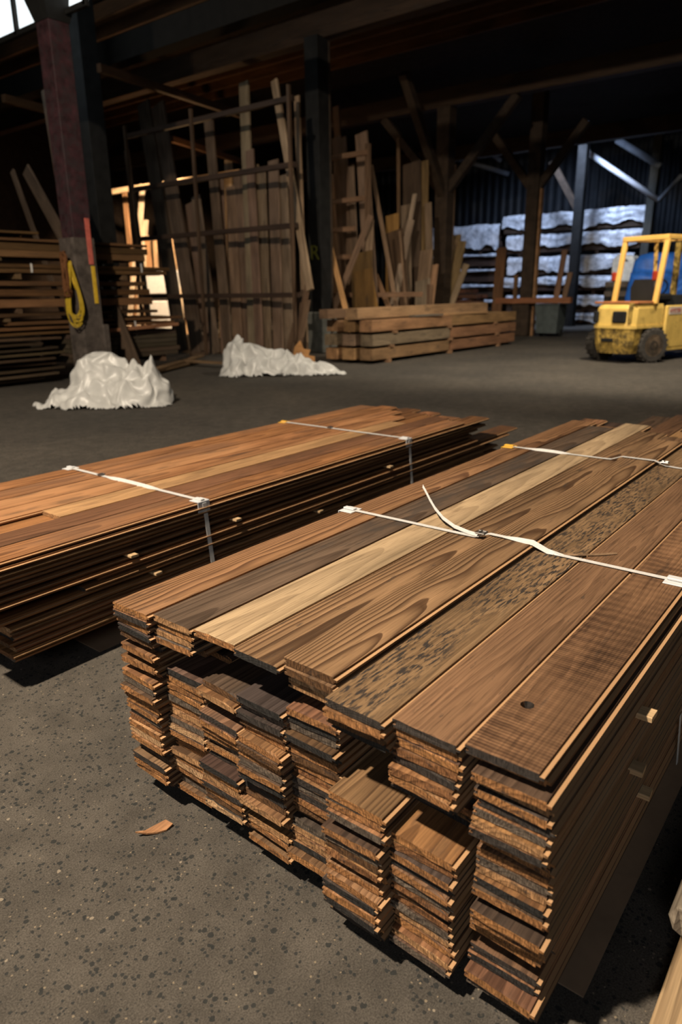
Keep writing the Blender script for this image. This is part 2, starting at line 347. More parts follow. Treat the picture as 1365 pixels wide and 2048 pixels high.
mb = MB(); mb.box((20, 8, 7.1), (26.4, 36, .12)); struct(mb.build('ceiling', M['roof'], recentre=False))
# roof beams along Y, then joists
for i, (x, z, y0, y1, h) in enumerate(((9.3, 5.37, 0.5, 24, .42), (12.3, 5.98, -2, 24, .45), (17.2, 5.64, -4, 24, .42), (23.0, 5.46, -4, 24, .42))):
    o = plank('roof_beam', (x, y0, z+h/2), (x, y1, z+h/2), .3, h, mat=M['beamwood'] if i else M['shaded_beam'], cat='beam', group='roof beams across the shed',
          label=('dark timber roof beam nearest the camera, above the left lumber piles', 'dark timber roof beam over the post with yellow paint mark', 'dark roof beam carried by the post with V-shaped braces', 'lowest-looking dark roof beam farthest back above the white braces')[i])
jl = ['first', 'second', 'third', 'fourth', 'fifth', 'sixth', 'seventh', 'eighth', 'ninth', 'tenth', 'eleventh', 'twelfth']
for i in range(8):
    x = 9.9+.72*i+(1.0 if i > 2 else 0)
    plank('roof_joist', (x, 5, 6.66+.02*i), (x, 23.5, 6.66+.02*i), .08, .26, mat=M['joist'], cat='joist', group='roof joists above the lumber racks',
          label=f'thin brown roof joist above the lumber racks, {jl[i]} from the near end')
for i, (a, b, z) in enumerate((((210, 140), (460, 222), 5.2), ((350, 280), (480, 322), 5.0), ((20, 200), (78, 215), 5.0))):
    p, q = at_z(*a, z), at_z(*b, z); e = (q-p).normalized()
    plank('roof_strut', p-e*.15, q+e*.6, .12, .14, mat=M['joist'], cat='strut', group='struts between the roof beams',
          label=('long brown strut under the roof above the left rack', 'short brown strut behind the tall left rack boards', 'short strut under the roof left of the maroon post')[i])
# skylight, upper left
w = empty('window_1', (6.3, 11.6, 6.2)); w['kind'] = 'structure'
mb = MB(); mb.box((0, 0, 0), (.02, 5.2, 2.7)); pane = mb.build('window_pane', M['sky_pane'], w)
mb = MB()
for yy in (-2.6, -1.75, -.9, 0, 1.0, 2.6): mb.box((-.04, yy, 0), (.06, .06, 2.8), ch=.005)
for zz in (-1.38, -.62, .15, 1.38): mb.box((-.04, 0, zz), (.06, 5.3, .07), ch=.005)
mb.build('window_frame', M['dark_post'], w)

# ------------------------------------------------------------------ near stack of reclaimed floorboards
PITCHZ, TH, CW = .01835, .0163, .1345
def board_mesh(L, seed, rag=1.0):
    R = random.Random(seed); w, t = .0628, TH/2
    prof = []
    def seg(a, b, n): 
        for i in range(n): prof.append((a[0]+(b[0]-a[0])*i/n, a[1]+(b[1]-a[1])*i/n))
    seg((-w, -t), (w, -t), 9); prof.extend([(w, -t), (w, -.003), (w-.007, -.0026), (w-.007, .0026), (w, .003)])
    seg((w, t), (-w, t), 9); prof.extend([(-w, t), (-w, .0032), (-w-.0085, .0027), (-w-.0085, -.0027), (-w, -.003)])
    n = len(prof); st = [0, .006, .03, L*.2, L*.45, L*.7, L-.03, L]; vs = []
    skew = R.uniform(-.003, .003)*rag; bow = R.uniform(-.0003, .0003); chip = R.uniform(-.05, .05) if R.random() < .45 else 9
    for i, x in enumerate(st):
        for (y, z) in prof:
            xx, zz, yy = x, z, y
            if i in (0, len(st)-1):
                s = -1 if i else 1
                xx += s*(skew*y/w + R.uniform(0, .0009)*rag + (.007*rag*max(0, 1-abs(y-chip)/.02)*R.uniform(.4, 1) if z > 0 else 0))
                zz *= 1-.10*R.random()
            elif 1 < i < len(st)-2: zz += bow
            vs.append((xx, yy, zz))
    fs = [[i*n+j, i*n+(j+1) % n, i*n+n+(j+1) % n, i*n+n+j] for i in range(len(st)-1) for j in range(n)]+[list(range(n)), list(range((len(st)-1)*n, len(st)*n))]
    return mesh('floorboard', vs, fs)
VAR = [board_mesh(3.02+.03*k, k) for k in range(12)]
for m_ in VAR: m_.materials.append(M['board'])
BROWNS = [(.24, .12, .055), (.30, .15, .065), (.16, .085, .045), (.10, .062, .042), (.20, .115, .06), (.33, .18, .085), (.07, .052, .042)]
NL = 27; TOPZ = .5475
RECESS = {1: {4: .03, 5: .22, 6: .28, 7: .10}, 2: {1: .05, 2: .3, 3: .33, 4: .3, 5: .31, 6: .29, 9: .2, 10: .22},
          3: {1: .3, 2: .33, 3: .3, 4: .32, 5: .28}, 4: {3: .24, 4: .26}, 5: {4: .3, 5: .05, 6: .32, 7: .34, 8: .36, 9: .35, 10: .34},
          6: {8: .10, 9: .09, 10: .095, 11: .09, 12: .09}, 7: {21: .04, 22: .06}, 0: {5: .02, 9: .015}}
FRONT = [.868, .882, .889, .878, .886, .850, .870, .884]
COLW = ['first column from the left', 'second column from the left', 'third column from the left', 'fourth column from the left', 'fourth column from the right', 'third column from the right', 'second column from the right', 'rightmost column']
TOPLAB = ['tan floorboard with dark wavy grain on the left edge of the near stack top', 'dark grey-brown floorboard second from left on the near stack top', 'palest cream floorboard with dark stains on the near stack top',
          'brown floorboard with fine straight dark grain beside the pale board on near stack', 'brown wavy-grained floorboard lying raised on the middle of the near stack top', 'brown floorboard with black speckled stains on the near stack top',
          'smooth reddish-brown floorboard second from right on the near stack top', 'sawn reddish floorboard with knot hole on right edge of near stack top']
tone = lambda c: 'dark' if c[0] < .12 else 'light brown' if c[0] > .28 else 'brown'
R2 = random.Random(11)
def near_board(c, k, me, x, z, label, mat=None, group='reclaimed floorboards of the near stack', color=None, dy=0):
    o = bpy.data.objects.new('floorboard', me); COL.objects.link(o)
    o.location = (x, 1.390-.067-CW*c+dy, z); o.rotation_euler = (0 if 'stack top' in label else R2.uniform(-.008, .008), 0, R2.uniform(-.0006, .0006)); o.color = (*(color or (.2, .1, .05)), 1)
    return tag(o, label, 'board', group)
FARX = [3.90, 3.78, 3.96, 3.77, 3.7, 3.9, 4.0, 3.85]
for c in range(8):
    wx = wy = 0
    for k in range(NL):
        if R2.random() < .4: wx, wy = R2.uniform(-.016, .016), R2.uniform(-.005, .005)
        z = TOPZ - TH/2 - k*PITCHZ
        x = FRONT[c] + R2.uniform(-.005, .006) + wx + .0006*k*(c < 2) + RECESS.get(c, {}).get(k, 0) + (R2.uniform(.0, .02) if R2.random() < .2 else 0)
        if k == 0:
            x = FRONT[c]; me = board_mesh(FARX[c]-x, 100+c, .7); me.materials.append(TOPM[c] if c != 4 else M['board'])
        else: me = VAR[R2.randrange(12)]
        col = vary(R2.choice(BROWNS)); dy = 0 if k == 0 else wy+R2.uniform(-.0015, .0015)
        if c == 7 and k: dy -= min(.024, .008*k)
        if k == 0 and c != 4: lab = TOPLAB[c]
        else: lab = f'{tone(col)} floorboard in near stack, {COLW[c]}, {ORD[k+1]} layer down'
        near_board(c, k, me, x, z, lab, color=col, dy=dy)
# the extra board lying on top of the fifth column
me = board_mesh(2.62, 120, .7); me.materials.append(TOPM[4]); near_board(4, -1, me, .893, TOPZ+TH/2+.0012, TOPLAB[4], dy=.004)
# knot hole in the sawn right-hand board
kb = [o for o in COL.objects if o.get('label') == TOPLAB[7]][0]
cut = MB(); cut.lathe([(.0125, -.03), (.0125, .03)], (1.05-kb.location.x, .410-kb.location.y, 0), n=16); co_ = cut.build('cut', None, recentre=False)
co_.matrix_world = kb.matrix_world; co_.location = kb.location
bm_ = kb.modifiers.new('hole', 'BOOLEAN'); bm_.object = co_; bm_.operation = 'DIFFERENCE'; bm_.solver = 'EXACT'
bpy.context.view_layer.update(); dg = bpy.context.evaluated_depsgraph_get(); nm = bpy.data.meshes.new_from_object(kb.evaluated_get(dg)); kb.modifiers.clear()
if len(nm.polygons) > 20: kb.data = nm
bpy.data.objects.remove(co_)
# stickers, bearers and the cardboard under the stack
for i, (x, z) in enumerate(((1.55, .30), (1.54, .155), (1.67, .06))):
    pass
for i, x in enumerate((1.12, 2.3, 3.4)):
    plank('bearer', (x, 1.30, .025), (x, .40, .025), .09, .047, (.12, .07, .04), label=('dark wooden bearer under the near stack at its front', 'dark wooden bearer under the middle of the near stack', 'dark wooden bearer under the far end of the near stack')[i], cat='bearer', group='bearers under the near stack')
LX = TOPZ-NL*PITCHZ
for i, (x, z, yt, l) in enumerate(((1.34, .43, .258, 'upper pale sticker end poking from the right side of near stack'), (1.335, .305, .262, 'middle pale sticker end poking from the right side of near stack'), (1.44, .18, .262, 'lowest pale sticker end poking from the right side of near stack'))):
    z = TOPZ-round((TOPZ-z)/PITCHZ)*PITCHZ-TH/2
    plank('sticker', (x, .335, z), (x, yt, z), .036, .0135, mat=M['pale_wood'], label=l, cat='sticker', group='stickers in the near stack', bow=0, ragged=.002)
mb = MB(); mb.box((2.15, .62, .0016), (2.25, .74, .003)); tag(mb.build('cardboard_sheet', M['cardboard']), 'dark cardboard sheet lying on asphalt under the right side of near stack', 'cardboard')
mb = MB(); pl_ = [(.768, 1.249), (.790, 1.240), (.812, 1.236), (.842, 1.228), (.846, 1.205), (.825, 1.204), (.806, 1.214), (.786, 1.228)]; mb.prism(pl_, .001, .005)
for k_, v_ in enumerate(mb.v): v_.z += (.010, .004, 0, .006, .003, 0, 0, .004)[k_ % 8]
tag(mb.build('wood_sliver', M['lumber'], color=(.45, .23, .11)), 'small pointed orange wood sliver on the asphalt left of the near stack', 'sliver')

# straps of the near stack
def strap(name, x, ya, yb, ztop, raise_y, zr, zbot, label, buckle_y, tail=None, twist=None, guards=('white', 'white'), group=None, gl=None, w=.016, out=.034):
    root = empty(name, (x, (ya+yb)/2, 0), 0, label, 'strap', group)
    o = Vector((x, (ya+yb)/2, 0)); pts = [(0, ya+.004, zbot), (0, ya+.004, ztop*.6), (0, ya+.004, ztop-.004), (0, ya-.004, ztop+.003)]
    ys = [ya-(ya-yb)*t/24 for t in range(1, 24)]
    for y in ys: pts.append((0, y, ztop+.004+(zr*min(1, max(0, (.115-abs(y-raise_y))/.04)) if zr else 0)))
    pts += [(0, yb+.004, ztop+.003), (.002, yb-.008, ztop-.006), (.006, yb-.008-out*.5, ztop*.6), (.012, yb-.008-out, zbot)]
    sides = [(1, 0, 0)]*len(pts)
    if twist:
        sides = []
        for p in pts:
            a = 1.0*max(0, 1-((p[1]-twist[0])/twist[1])**2) if abs(p[1]-twist[0]) < twist[1] else 0
            sides.append((math.cos(a), 0, math.sin(a)))
    mb = MB(); mb.ribbon([Vector(p)-Vector((0, o.y, 0)) for p in pts], w, .0014, sides); mb.build('band', M['strap'], root)
    mb = MB(); by = buckle_y-o.y; zz = ztop+.007+zr*.6
    mb.box((0, by, zz), (.020, .030, .004), ch=.001); mb.tube([(-.014, by-.012, zz+.004), (.014, by-.012, zz+.004)], .002, 6); mb.tube([(-.014, by+.004, zz+.005), (.014, by+.004, zz+.005)], .002, 6); mb.tube([(-.013, by-.014, zz+.003), (-.013, by+.015, zz+.003)], .002, 6); mb.tube([(.013, by-.014, zz+.003), (.013, by+.015, zz+.003)], .002, 6)
    mb.build('buckle', M['steel'], root)
    if tail:
        mb = MB(); mb.ribbon([Vector(p)-o for p in tail[0]], .021, .0014, tail[1]); mb.build('loose_tail', M['strap'], root)
    for i, (y, s) in enumerate(((ya, 1), (yb, -1))):
        mb = MB(); yy = y-o.y
        mb.box((0, yy-s*.022, ztop+.0018), (.062, .05, .003), ch=.001); mb.box((0, yy+s*.006, ztop-.020), (.062, .003, .045), ch=.001); mb.box((0, yy-s*.020, ztop+.0075), (.02, .044, .006), ch=.0015)
        g = mb.build('corner_guard', M['white_guard' if guards[i] == 'white' else 'yellow_guard'], root)
        if guards[i] == 'yellow': g['label'] = 'yellow corner guard'
    return root
T = TOPZ
tail = [(1.79, .89, T+.010), (1.800, .93, T+.009), (1.815, .985, T+.012), (1.84, 1.04, T+.022), (1.875, 1.09, T+.036), (1.915, 1.135, T+.05), (1.95, 1.17, T+.06), (1.985, 1.205, T+.068)]
strap('packing_strap', 1.79, 1.390, .318, T, .785, .0185, .03, 'white woven strap with loose tail and buckle across near stack', .88, (tail, (1, .5, .25)), (.715, .075), group='straps round the lumber stacks')
strap('packing_strap', 3.03, 1.390, .318, T, .785, .0185, .03, 'white strap with yellow corner guard across far end of near stack', .68, None, (1.18, .09), ('yellow', 'white'), group='straps round the lumber stacks')
mb = MB(); mb.ribbon([(1.79, .66, T+.003), (1.82, .60, T+.004), (1.86, .555, T+.003), (1.90, .52, T+.002)], .014, .0014, (1, .5, 0)); tag(mb.build('wood_sliver', M['lumber'], color=(.3, .19, .11)), 'thin tan wood splinter lying beside the strap on the near stack', 'sliver')

# ------------------------------------------------------------------ left stack
LY0, LTOP, LN = 2.13, .447, 18
lfar = [4.00, 4.06, 3.75, 3.95, 4.12, 4.27, 4.2]
lmat = [LEFTM[0], LEFTM[3], LEFTM[2], LEFTM[1], LEFTM[1], LEFTM[0], LEFTM[0]]
LLAB = ['orange floorboard along the front edge of the left stack top', 'dark reddish floorboard second from front on the left stack top', 'pale short-ended floorboard in the middle of the left stack top', 'brown floorboard behind the pale one on the left stack top',
        'orange floorboard with a black gap behind it on the left stack top', 'orange floorboard second from back on the left stack top', 'orange floorboard along the back edge of the left stack top']
LC = ['front row', 'second row', 'third row', 'middle row', 'third row from the back', 'second row from the back', 'back row']
R3 = random.Random(5)
VAR2 = [board_mesh(3.28+.05*k, 300+k, .8) for k in range(6)]
for m_ in VAR2: m_.materials.append(M['board'])
lstart = [.82, .86, .84, .85, .83, .88, .86]
for c in range(7):
    for k in range(LN):
        z = LTOP - TH/2 - k*PITCHZ - (.011 if k > 5 else 0) - (.011 if k > 10 else 0)
        y = LY0 + .0675 + .1395*c - (R3.uniform(-.006, .012)+.0009*k if c == 0 and k else 0)
        x = lstart[c] + R3.uniform(-.02, .05)
        if c == 0 and 6 <= k <= 10: x += (.0, .02, .42, .40, .03)[k-6]
        if k >= 11: x = .93 + R3.uniform(-.01, .02)
        if k == 0:
            x = lstart[c] if c != 2 else 1.33
            me = board_mesh(lfar[c]-x, 400+c, .8); me.materials.append(lmat[c])
        else: me = VAR2[R3.randrange(6)]
        col = vary(R3.choice([(.30, .13, .05), (.24, .11, .045), (.36, .17, .07), (.18, .085, .04)]))
        o = bpy.data.objects.new('floorboard', me); COL.objects.link(o); o.location = (x, y+R3.uniform(-.002, .002), z); o.scale = (1, 1.04, 1); o.color = (*col, 1)
        tag(o, LLAB[c] if k == 0 else f'{tone(col)} floorboard in left stack, {LC[c]}, {ORD[k+1]} layer down', 'board', 'reclaimed floorboards of the left stack')
for i, x in enumerate((1.5, 2.6, 3.6)):
    plank('bearer', (x, 2.20, .046), (x, 3.05, .046), .09, .088, (.10, .06, .035), label=('wooden bearer under the near end of the left stack', 'wooden bearer under the middle of the left stack', 'wooden bearer under the far end of the left stack')[i], cat='bearer', group='bearers under the left stack')
for i, (x, k) in enumerate(((1.42, 6), (1.95, 6), (3.11, 6), (1.52, 11), (2.5, 11))):
    z = LTOP-k*PITCHZ-.0045-(.011 if k > 6 else 0)
    plank('sticker', (x, 2.27, z), (x, 2.088, z), .032, .0095, mat=M['pale_wood'], cat='sticker', group='stickers in the left stack', bow=0, ragged=.001,
          label=('pale sticker end in upper side of left stack left of the strap', 'pale sticker end in upper side of left stack right of the near strap', 'pale sticker end in upper side of left stack near the far strap', 'pale sticker end low in the side of left stack at its near end', 'pale sticker end low in the side of left stack past the strap')[i])
strap('packing_strap', 1.79, 3.105, 2.126, LTOP, 3.0, 0, .09, 'white strap round the near end of the left stack', 2.83, None, (2.6, .18), group='straps round the lumber stacks', w=.02, out=.026)
strap('packing_strap', 3.33, 3.105, 2.126, LTOP, 3.0, 0, .09, 'white strap with yellow corner guard round far end of left stack', 2.7, None, None, ('yellow', 'white'), group='straps round the lumber stacks', w=.02, out=.026)
mb = MB(); mb.box((2.05, 2.50, .0016), (1.6, .76, .003)); tag(mb.build('cardboard_sheet', M['cardboard']), 'brown cardboard sheet poking out under the front of the left stack', 'cardboard')
# plank and ragged timber at the right edge
plank('weathered_plank', (.75, -.012, .012), (2.6, -.012, .012), .30, .022, (.34, .235, .13), mat=M['lumber'], label='wide tan plank lying on the asphalt at the bottom right corner', cat='board')
mb = MB(); n = 12
for i, x in enumerate((1.2, 1.215, 1.29, 1.6, 2.3)):
    for j in range(n):
        a = 2*math.pi*j/n; rr = .062*(1+.12*math.sin(3*a+1)+.1*math.sin(7*a)) if i else .055*(1+.25*math.sin(5*a))
        mb.v.append(Vector((x+(random.uniform(-.015, .012) if i == 0 else 0), 0.082+rr*math.cos(a)*1.15, .094+rr*math.sin(a))))
mb.f = [[i*n+j, i*n+(j+1) % n, i*n+n+(j+1) % n, i*n+n+j] for i in range(4) for j in range(n)]+[list(range(n)), list(range(4*n, 5*n))]
tag(mb.build('timber_offcut', M['lumber'], color=(.3, .25, .19)), 'weathered grey timber with ragged end at the right edge beside near stack', 'timber')

# ------------------------------------------------------------------ crumpled white plastic heaps
FOLDS = [(.9, .3, .34, 1.0), (.35, .9, .27, .75), (-.7, .6, .19, .55), (.8, -.5, .12, .34), (.2, .8, .085, .18)]
def heap(name, o, lumps, fx, fy, label, seed, res=.017, fold=.075):
    o = Vector(o); vs = []; idx = {}; nx, ny = int(fx/res), int(fy/res); rt = Vector((.62, -.785, 0)); dp = Vector((.785, .62, 0)); sv = Vector((seed*3.1, seed*1.7, 0))
    def h(a, b):
        best = 0; tot = 0
        for (ca, cb, ra, rb, hz, pw) in lumps:
            d = ((a-ca)/ra)**2+((b-cb)/rb)**2
            if d < 1: v = hz*(1-d)**pw; tot += v**5
        return tot**.2 if tot > 0 else 0
    for i in range(nx+1):
        for j in range(ny+1):
            a, b = (i/nx-.5)*fx, (j/ny-.5)*fy
            wob = Vector((noise.noise(Vector((a*5, b*5, 1))+sv), noise.noise(Vector((a*5, b*5, 7))+sv), 0))*.06
            z = h(a+wob.x, b+wob.y)
            if z <= .004: continue
            k = min(1, z/.09)**.8; wp = Vector((noise.noise(Vector((a*1.7, b*1.7, 2))+sv), noise.noise(Vector((a*1.7, b*1.7, 8))+sv), 0)); f = 0
            for q_, (dx, dy, lam, am) in enumerate(FOLDS):
                t_ = (dx*(a+.32*wp.x)+dy*(b*1.2+.32*wp.y)+z*.35*(q_ % 2))/lam+q_*.37+seed*.21; g = noise.noise(Vector((a*2.4, b*2.4, 20+q_*7))+sv)
                f += am*(abs(t_-math.floor(t_)-.5)*2-.5)*max(.15, min(1, .55+1.3*g))
            z2 = max(.003, z+k*fold*f)
            sh = k*.09*noise.noise(Vector((a*5, b*5, z*6+11))+sv)
            p = rt*(a+sh)+dp*(b+k*.05*noise.noise(Vector((a*8, b*8, z*9+31))+sv)); idx[i, j] = len(vs); vs.append((p.x, p.y, z2))
    fs = [[idx[q] for q in ((i, j), (i+1, j), (i+1, j+1), (i, j+1))] for i in range(nx) for j in range(ny) if all(q in idx for q in ((i, j), (i+1, j), (i+1, j+1), (i, j+1)))]
    me = bpy.data.meshes.new(name); me.from_pydata(vs, [], fs); me.shade_smooth(); ob = link(name, me, M['sheet'], None, o)
    return tag(ob, label, 'plastic sheet', 'white plastic sheets crumpled on the floor')
heap('plastic_sheet', (4.95, 7.38, 0), [(-.14, .12, .44, .42, .60, .85), (.04, .05, .47, .4, .5, .9), (.42, .0, .31, .34, .47, .8), (-.35, -.12, .42, .34, .22, .9), (-.55, -.2, .33, .2, .13, .8), (.2, -.15, .45, .3, .28, .8), (.0, -.2, .75, .26, .1, .7)], 1.9, 1.3, 'large heap of crumpled white plastic sheeting beside the maroon post', 3, res=.013, fold=.15)
heap('plastic_sheet', (8.35, 7.85, 0), [(-.62, .12, .28, .32, .58, .75), (-.35, .08, .45, .36, .46, .9), (.1, .05, .62, .34, .34, .9), (.5, .0, .52, .27, .2, .9), (-.6, -.1, .33, .28, .22, .8), (.8, -.05, .34, .18, .08, .8)], 2.5, 1.1, 'low heap of white plastic sheeting in front of the tall lumber rack', 8, res=.014, fold=.12)

# ------------------------------------------------------------------ posts
def post(name, x, y, w, h, label, mat, cat='post'):
    root = empty(name, (x, y, 0), 0, label, cat, 'posts carrying the roof')
    mb = MB(); mb.bar((0, 0, 0), (0, 0, h), w, w, .005, up=(1, 0, 0)); mb.build('shaft', mat, root)
    return root
pl = post('post', 6.15, 9.62, .30, 5.2, 'maroon painted post with yellow cord hanging, beside the left lumber piles', M['maroon'])
mb = MB(); mb.box((-.02, -.165, 1.02), (.34, .05, 2.04), ch=.008); mb.box((-.175, 0, 1.02), (.05, .34, 2.04), ch=.008); mb.box((.16, -.19, .42), (.1, .1, .84), ch=.01); mb.build('cladding', M['post_grey'], pl)
mb = MB(); mb.box((.055, -.198, 1.99), (.075, .012, .62), ch=.003); mb.build('red_strip', M['red_tape'], pl)['label'] = 'faded red strip'
mb = MB(); mb.box((.07, -.199, 1.40), (.06, .012, .52), ch=.003); mb.build('yellow_strip', M['yellow_tape'], pl)['label'] = 'yellow strip'
mb = MB(); mb.prism([(-.3, -.3), (.3, -.3), (.3, .3), (-.3, .3)], 5.2, 5.5); mb.prism([(-.16, -.16), (.16, -.16), (.16, .16), (-.16, .16)], 4.7, 5.2, [(-.3, -.3), (.3, -.3), (.3, .3), (-.3, .3)]); mb.build('bracket', M['dark_post'], pl)
pc = post('post', 12.15, 10.05, .34, 6.0, 'black post with yellow letter mark between the two lumber racks', M['dark_post'])
mb = MB(); mb.box((.0, -.02, .43), (.5, .46, .86), ch=.02); mb.build('footing', M['concrete'], pc)
mb = MB(); mb.box((.185, -.05, 3.4), (.05, .28, 5.1), ch=.006); mb.build('side_plank', M['postwood'], pc)
def letter_R(parent, loc, size, mat):
    c = bpy.data.curves.new('letter', 'FONT'); c.body = 'R'; c.size = size; c.extrude = .003; o = bpy.data.objects.new('letter', c); COL.objects.link(o)
    bpy.context.view_layer.update(); me = bpy.data.meshes.new_from_object(o.evaluated_get(bpy.context.evaluated_depsgraph_get())); bpy.data.objects.remove(o)
    return me
q = link('paint_mark', letter_R(None, None, .42, None), M['paint_mark'], pc, (-.172, .13, 1.92)); q.rotation_euler = (math.pi/2, 0, -math.pi/2); q['label'] = 'yellow-green painted letter R'
for (nm, x, y, wd_, hh, lab, brs, sz) in (
        ('post', 17.2, 10.0, .36, 5.64, 'brown post with V-shaped braces behind the heavy timber pile', ((0, -1.9, 3.75, 5.64), (0, 1.9, 3.75, 5.64), (-2.0, 0, 3.6, 6.0)), 'a'),
        ('post', 19.75, 8.65, .34, 6.6, 'brown post standing behind the rust-coloured plank', ((0, -1.3, 3.9, 5.4), (0, 1.3, 3.9, 5.4)), 'b'),
        ('post', 25.6, 9.55, .30, 6.6, 'thin dark post in front of the white wrapped lumber', ((0, 1.1, 3.9, 5.5),), 'c')):
    p = post(nm, x, y, wd_, hh, lab, M['postwood'] if sz != 'c' else M['dark_post'])
    for (dx, dy, z0, z1) in brs:
        mb = MB(); mb.bar((dx*.04, dy*.06, z0), (dx, dy, z1), .2, .2, .01); mb.build('knee_brace', M['postwood'], p)
    if sz == 'a': mb = MB(); mb.bar((.22, -.06, 0), (.2, -.06, 4.1), .06, .2, .006); mb.build('side_plank', M['pale_wood'], p)
    if sz == 'b': mb = MB(); mb.bar((-.02, -.21, 0), (0, -.21, 3.9), .06, .16, .006); mb.build('side_plank', M['lumber'], p, color=(.36, .2, .1)); mb = MB(); mb.box((-.08, .06, .45), (.56, .5, .89), ch=.02); mb.build('footing', M['postwood'], p)
post('post', 8.62, 12.6, .36, 6.6, 'black post standing behind the left lumber piles', M['dark_post'])
# coiled yellow cord and rope on the maroon post
hk = at_y(140, 525, 9.43)
root = empty('extension_cord', hk, 0, 'coiled yellow cord hanging on the left side of the maroon post', 'cord')
mb = MB()
for i in range(9):
    a = .085+.009*(i % 5)+random.uniform(-.008, .008); L = .86-.05*(i % 4)+random.uniform(-.03, .03); dx = random.uniform(-.03, .03); pts = []
    for j in range(28):
        t = 2*math.pi*j/28; s = (1-math.cos(t))/2; wv = math.sin(t)*(a+.05*s)*(.25+.95*s)
        pts.append((-.02+wv*.55+dx*s, -.02-wv*.6+.006*(i-4), -L*s))
    mb.tube(pts, .0095, 6, True)
mb.build('coil', M['hose'], root, smooth=True)
mb = MB(); mb.tube([(0, 0, .02), (.02, .0, -.25), (.04, -.02, -.36)], .02, 8); mb.build('tie', M['yellow_tape'], root, smooth=True)
root = empty('rope_bundle', at_y(133, 510, 9.46), 0, 'brown rope bundle hanging above the yellow cord', 'rope'); mb = MB()
for i in range(8):
    pts = [(-.05+.045*math.sin(2*math.pi*j/20+i)*(.4+.6*math.sin(math.pi*j/20))+random.uniform(-.012, .012), .0+.05*math.cos(2*math.pi*j/20+i)*.8, -.26+.30*math.cos(2*math.pi*j/20)+random.uniform(-.015, .015)) for j in range(20)]
    mb.tube(pts, .013, 5, True)
mb.build('coil', M['rope'], root, smooth=True)

# ------------------------------------------------------------------ left lumber piles (boards run along X, faces at y = 10.1)
BR = [(.105, .055, .022), (.13, .068, .027), (.085, .045, .02), (.15, .085, .037)]
ROWS = [(2.12, .036, 3, 3.0, 5.9, 'topmost'), (2.02, .04, 3, 4.3, 7.72, 'second highest'), (1.93, .1, 3, 3.2, 7.7, 'third highest'), (1.83, .1, 3, 3.2, 7.7, 'fourth highest'), (1.665, .06, 3, 3.2, 8.1, 'fifth highest'), (1.60, .06, 3, 3.3, 8.15, 'sixth highest'),
        (1.43, .07, 3, 5.1, 7.72, 'seventh highest'), (1.30, .10, 3, 5.0, 7.66, 'eighth highest'), (1.155, .12, 3, 5.05, 7.80, 'ninth highest'), (1.02-.03, .05, 3, 4.2, 7.9, 'tenth highest'), (.875, .05, 4, 5.2, 8.3, 'eleventh highest'), (.80, .045, 4, 4.4, 8.2, 'twelfth highest'), (.725, .04, 4, 4.0, 7.2, 'thirteenth highest')]
PW = ['front', 'middle', 'rear', 'hindmost']
for (z, t, ny, x0, x1, nmz) in ROWS:
    for j in range(ny):
        y = 10.22+.27*j; c = vary(random.choice(BR), .3)
        plank('lumber_board', (x0+random.uniform(-.1, .1), y, z), (x1+random.uniform(-.12, .06), y, z), .25, t*.92, c, label=f'{PW[j]} brown board in {nmz} layer of the lumber pile behind maroon post', cat='lumber', group='boards of the left lumber piles', bow=.006)
# lower block right of the post, squared and grey
for k in range(6):
    for j in range(3):
        z = .29+.072*k; y = 10.20+.28*j
        plank('lumber_board', (6.1, y, z), (8.2+random.uniform(-.04, .03), y, z), .26, .066, vary((.075, .055, .036), .2), label=f'{PW[j]} grey-brown board, {ORD[k+1]} layer up in the low block right of maroon post', cat='lumber', group='boards of the low grey block', bow=.003)
# rough slabs low on the left
for k in range(9):
    for j in range(2):
        z = .075+.072*k; y = 10.16+.3*j+random.uniform(-.05, .05)
        plank('slab_board', (3.6+random.uniform(-.2, .8), y, z), (5.9+random.uniform(-.35, .1), y, z+random.uniform(-.01, .01)), .24, .032, vary((.075, .05, .028), .5), label=f'{("front", "rear")[j]} rough slab, {ORD[k+1]} layer up in loose pile left of maroon post', cat='lumber', group='rough slabs left of the maroon post', bow=.02, ragged=.02)
for i, (x, z, h) in enumerate(((5.2, 1.765, .06), (5.45, 1.53, .08), (7.0, 1.765, .06), (7.25, 1.53, .08), (5.4, 1.055, .07), (7.1, 1.055, .06), (7.7, .70, .06), (6.9, .20, .1), (7.9, .20, .1), (5.2, .93, .05), (6.9, .93, .05))):
    plank('spacer_block', (x, 10.12, z), (x, 11.0, z), .09, h, vary((.16, .10, .055)), cat='block', group='spacer blocks in the left lumber piles', bow=0,
          label=f'wooden spacer block between lumber layers, {("upper left", "left below it", "upper right of post", "right below the strapped pack", "middle left", "middle right", "under the rust board right end", "at floor under grey block near post", "at floor under grey block right end", "low left of post", "low right of post")[i]}')
plank('rust_board', at_y(205, 662, 10.02), at_y(350, 648, 10.05), .2, .05, (.34, .16, .08), label='reddish board on top of the grey block right of the maroon post', cat='lumber')
for i, (a, b) in enumerate((((300, 742), (400, 712)), ((290, 748), (395, 722)), ((370, 722), (450, 726)))):
    plank('floor_board', at_z(*a, .05+.04*(1-i % 2)), at_z(*b, .05+.04*(1-i % 2)), .16, .035, (.22, .14, .075), label=('upper loose board on the floor right of the grey lumber block', 'lower loose board on the floor behind the large plastic heap', 'short loose board on the floor before the tall rack')[i], cat='board', group='loose boards on the floor by the rack')
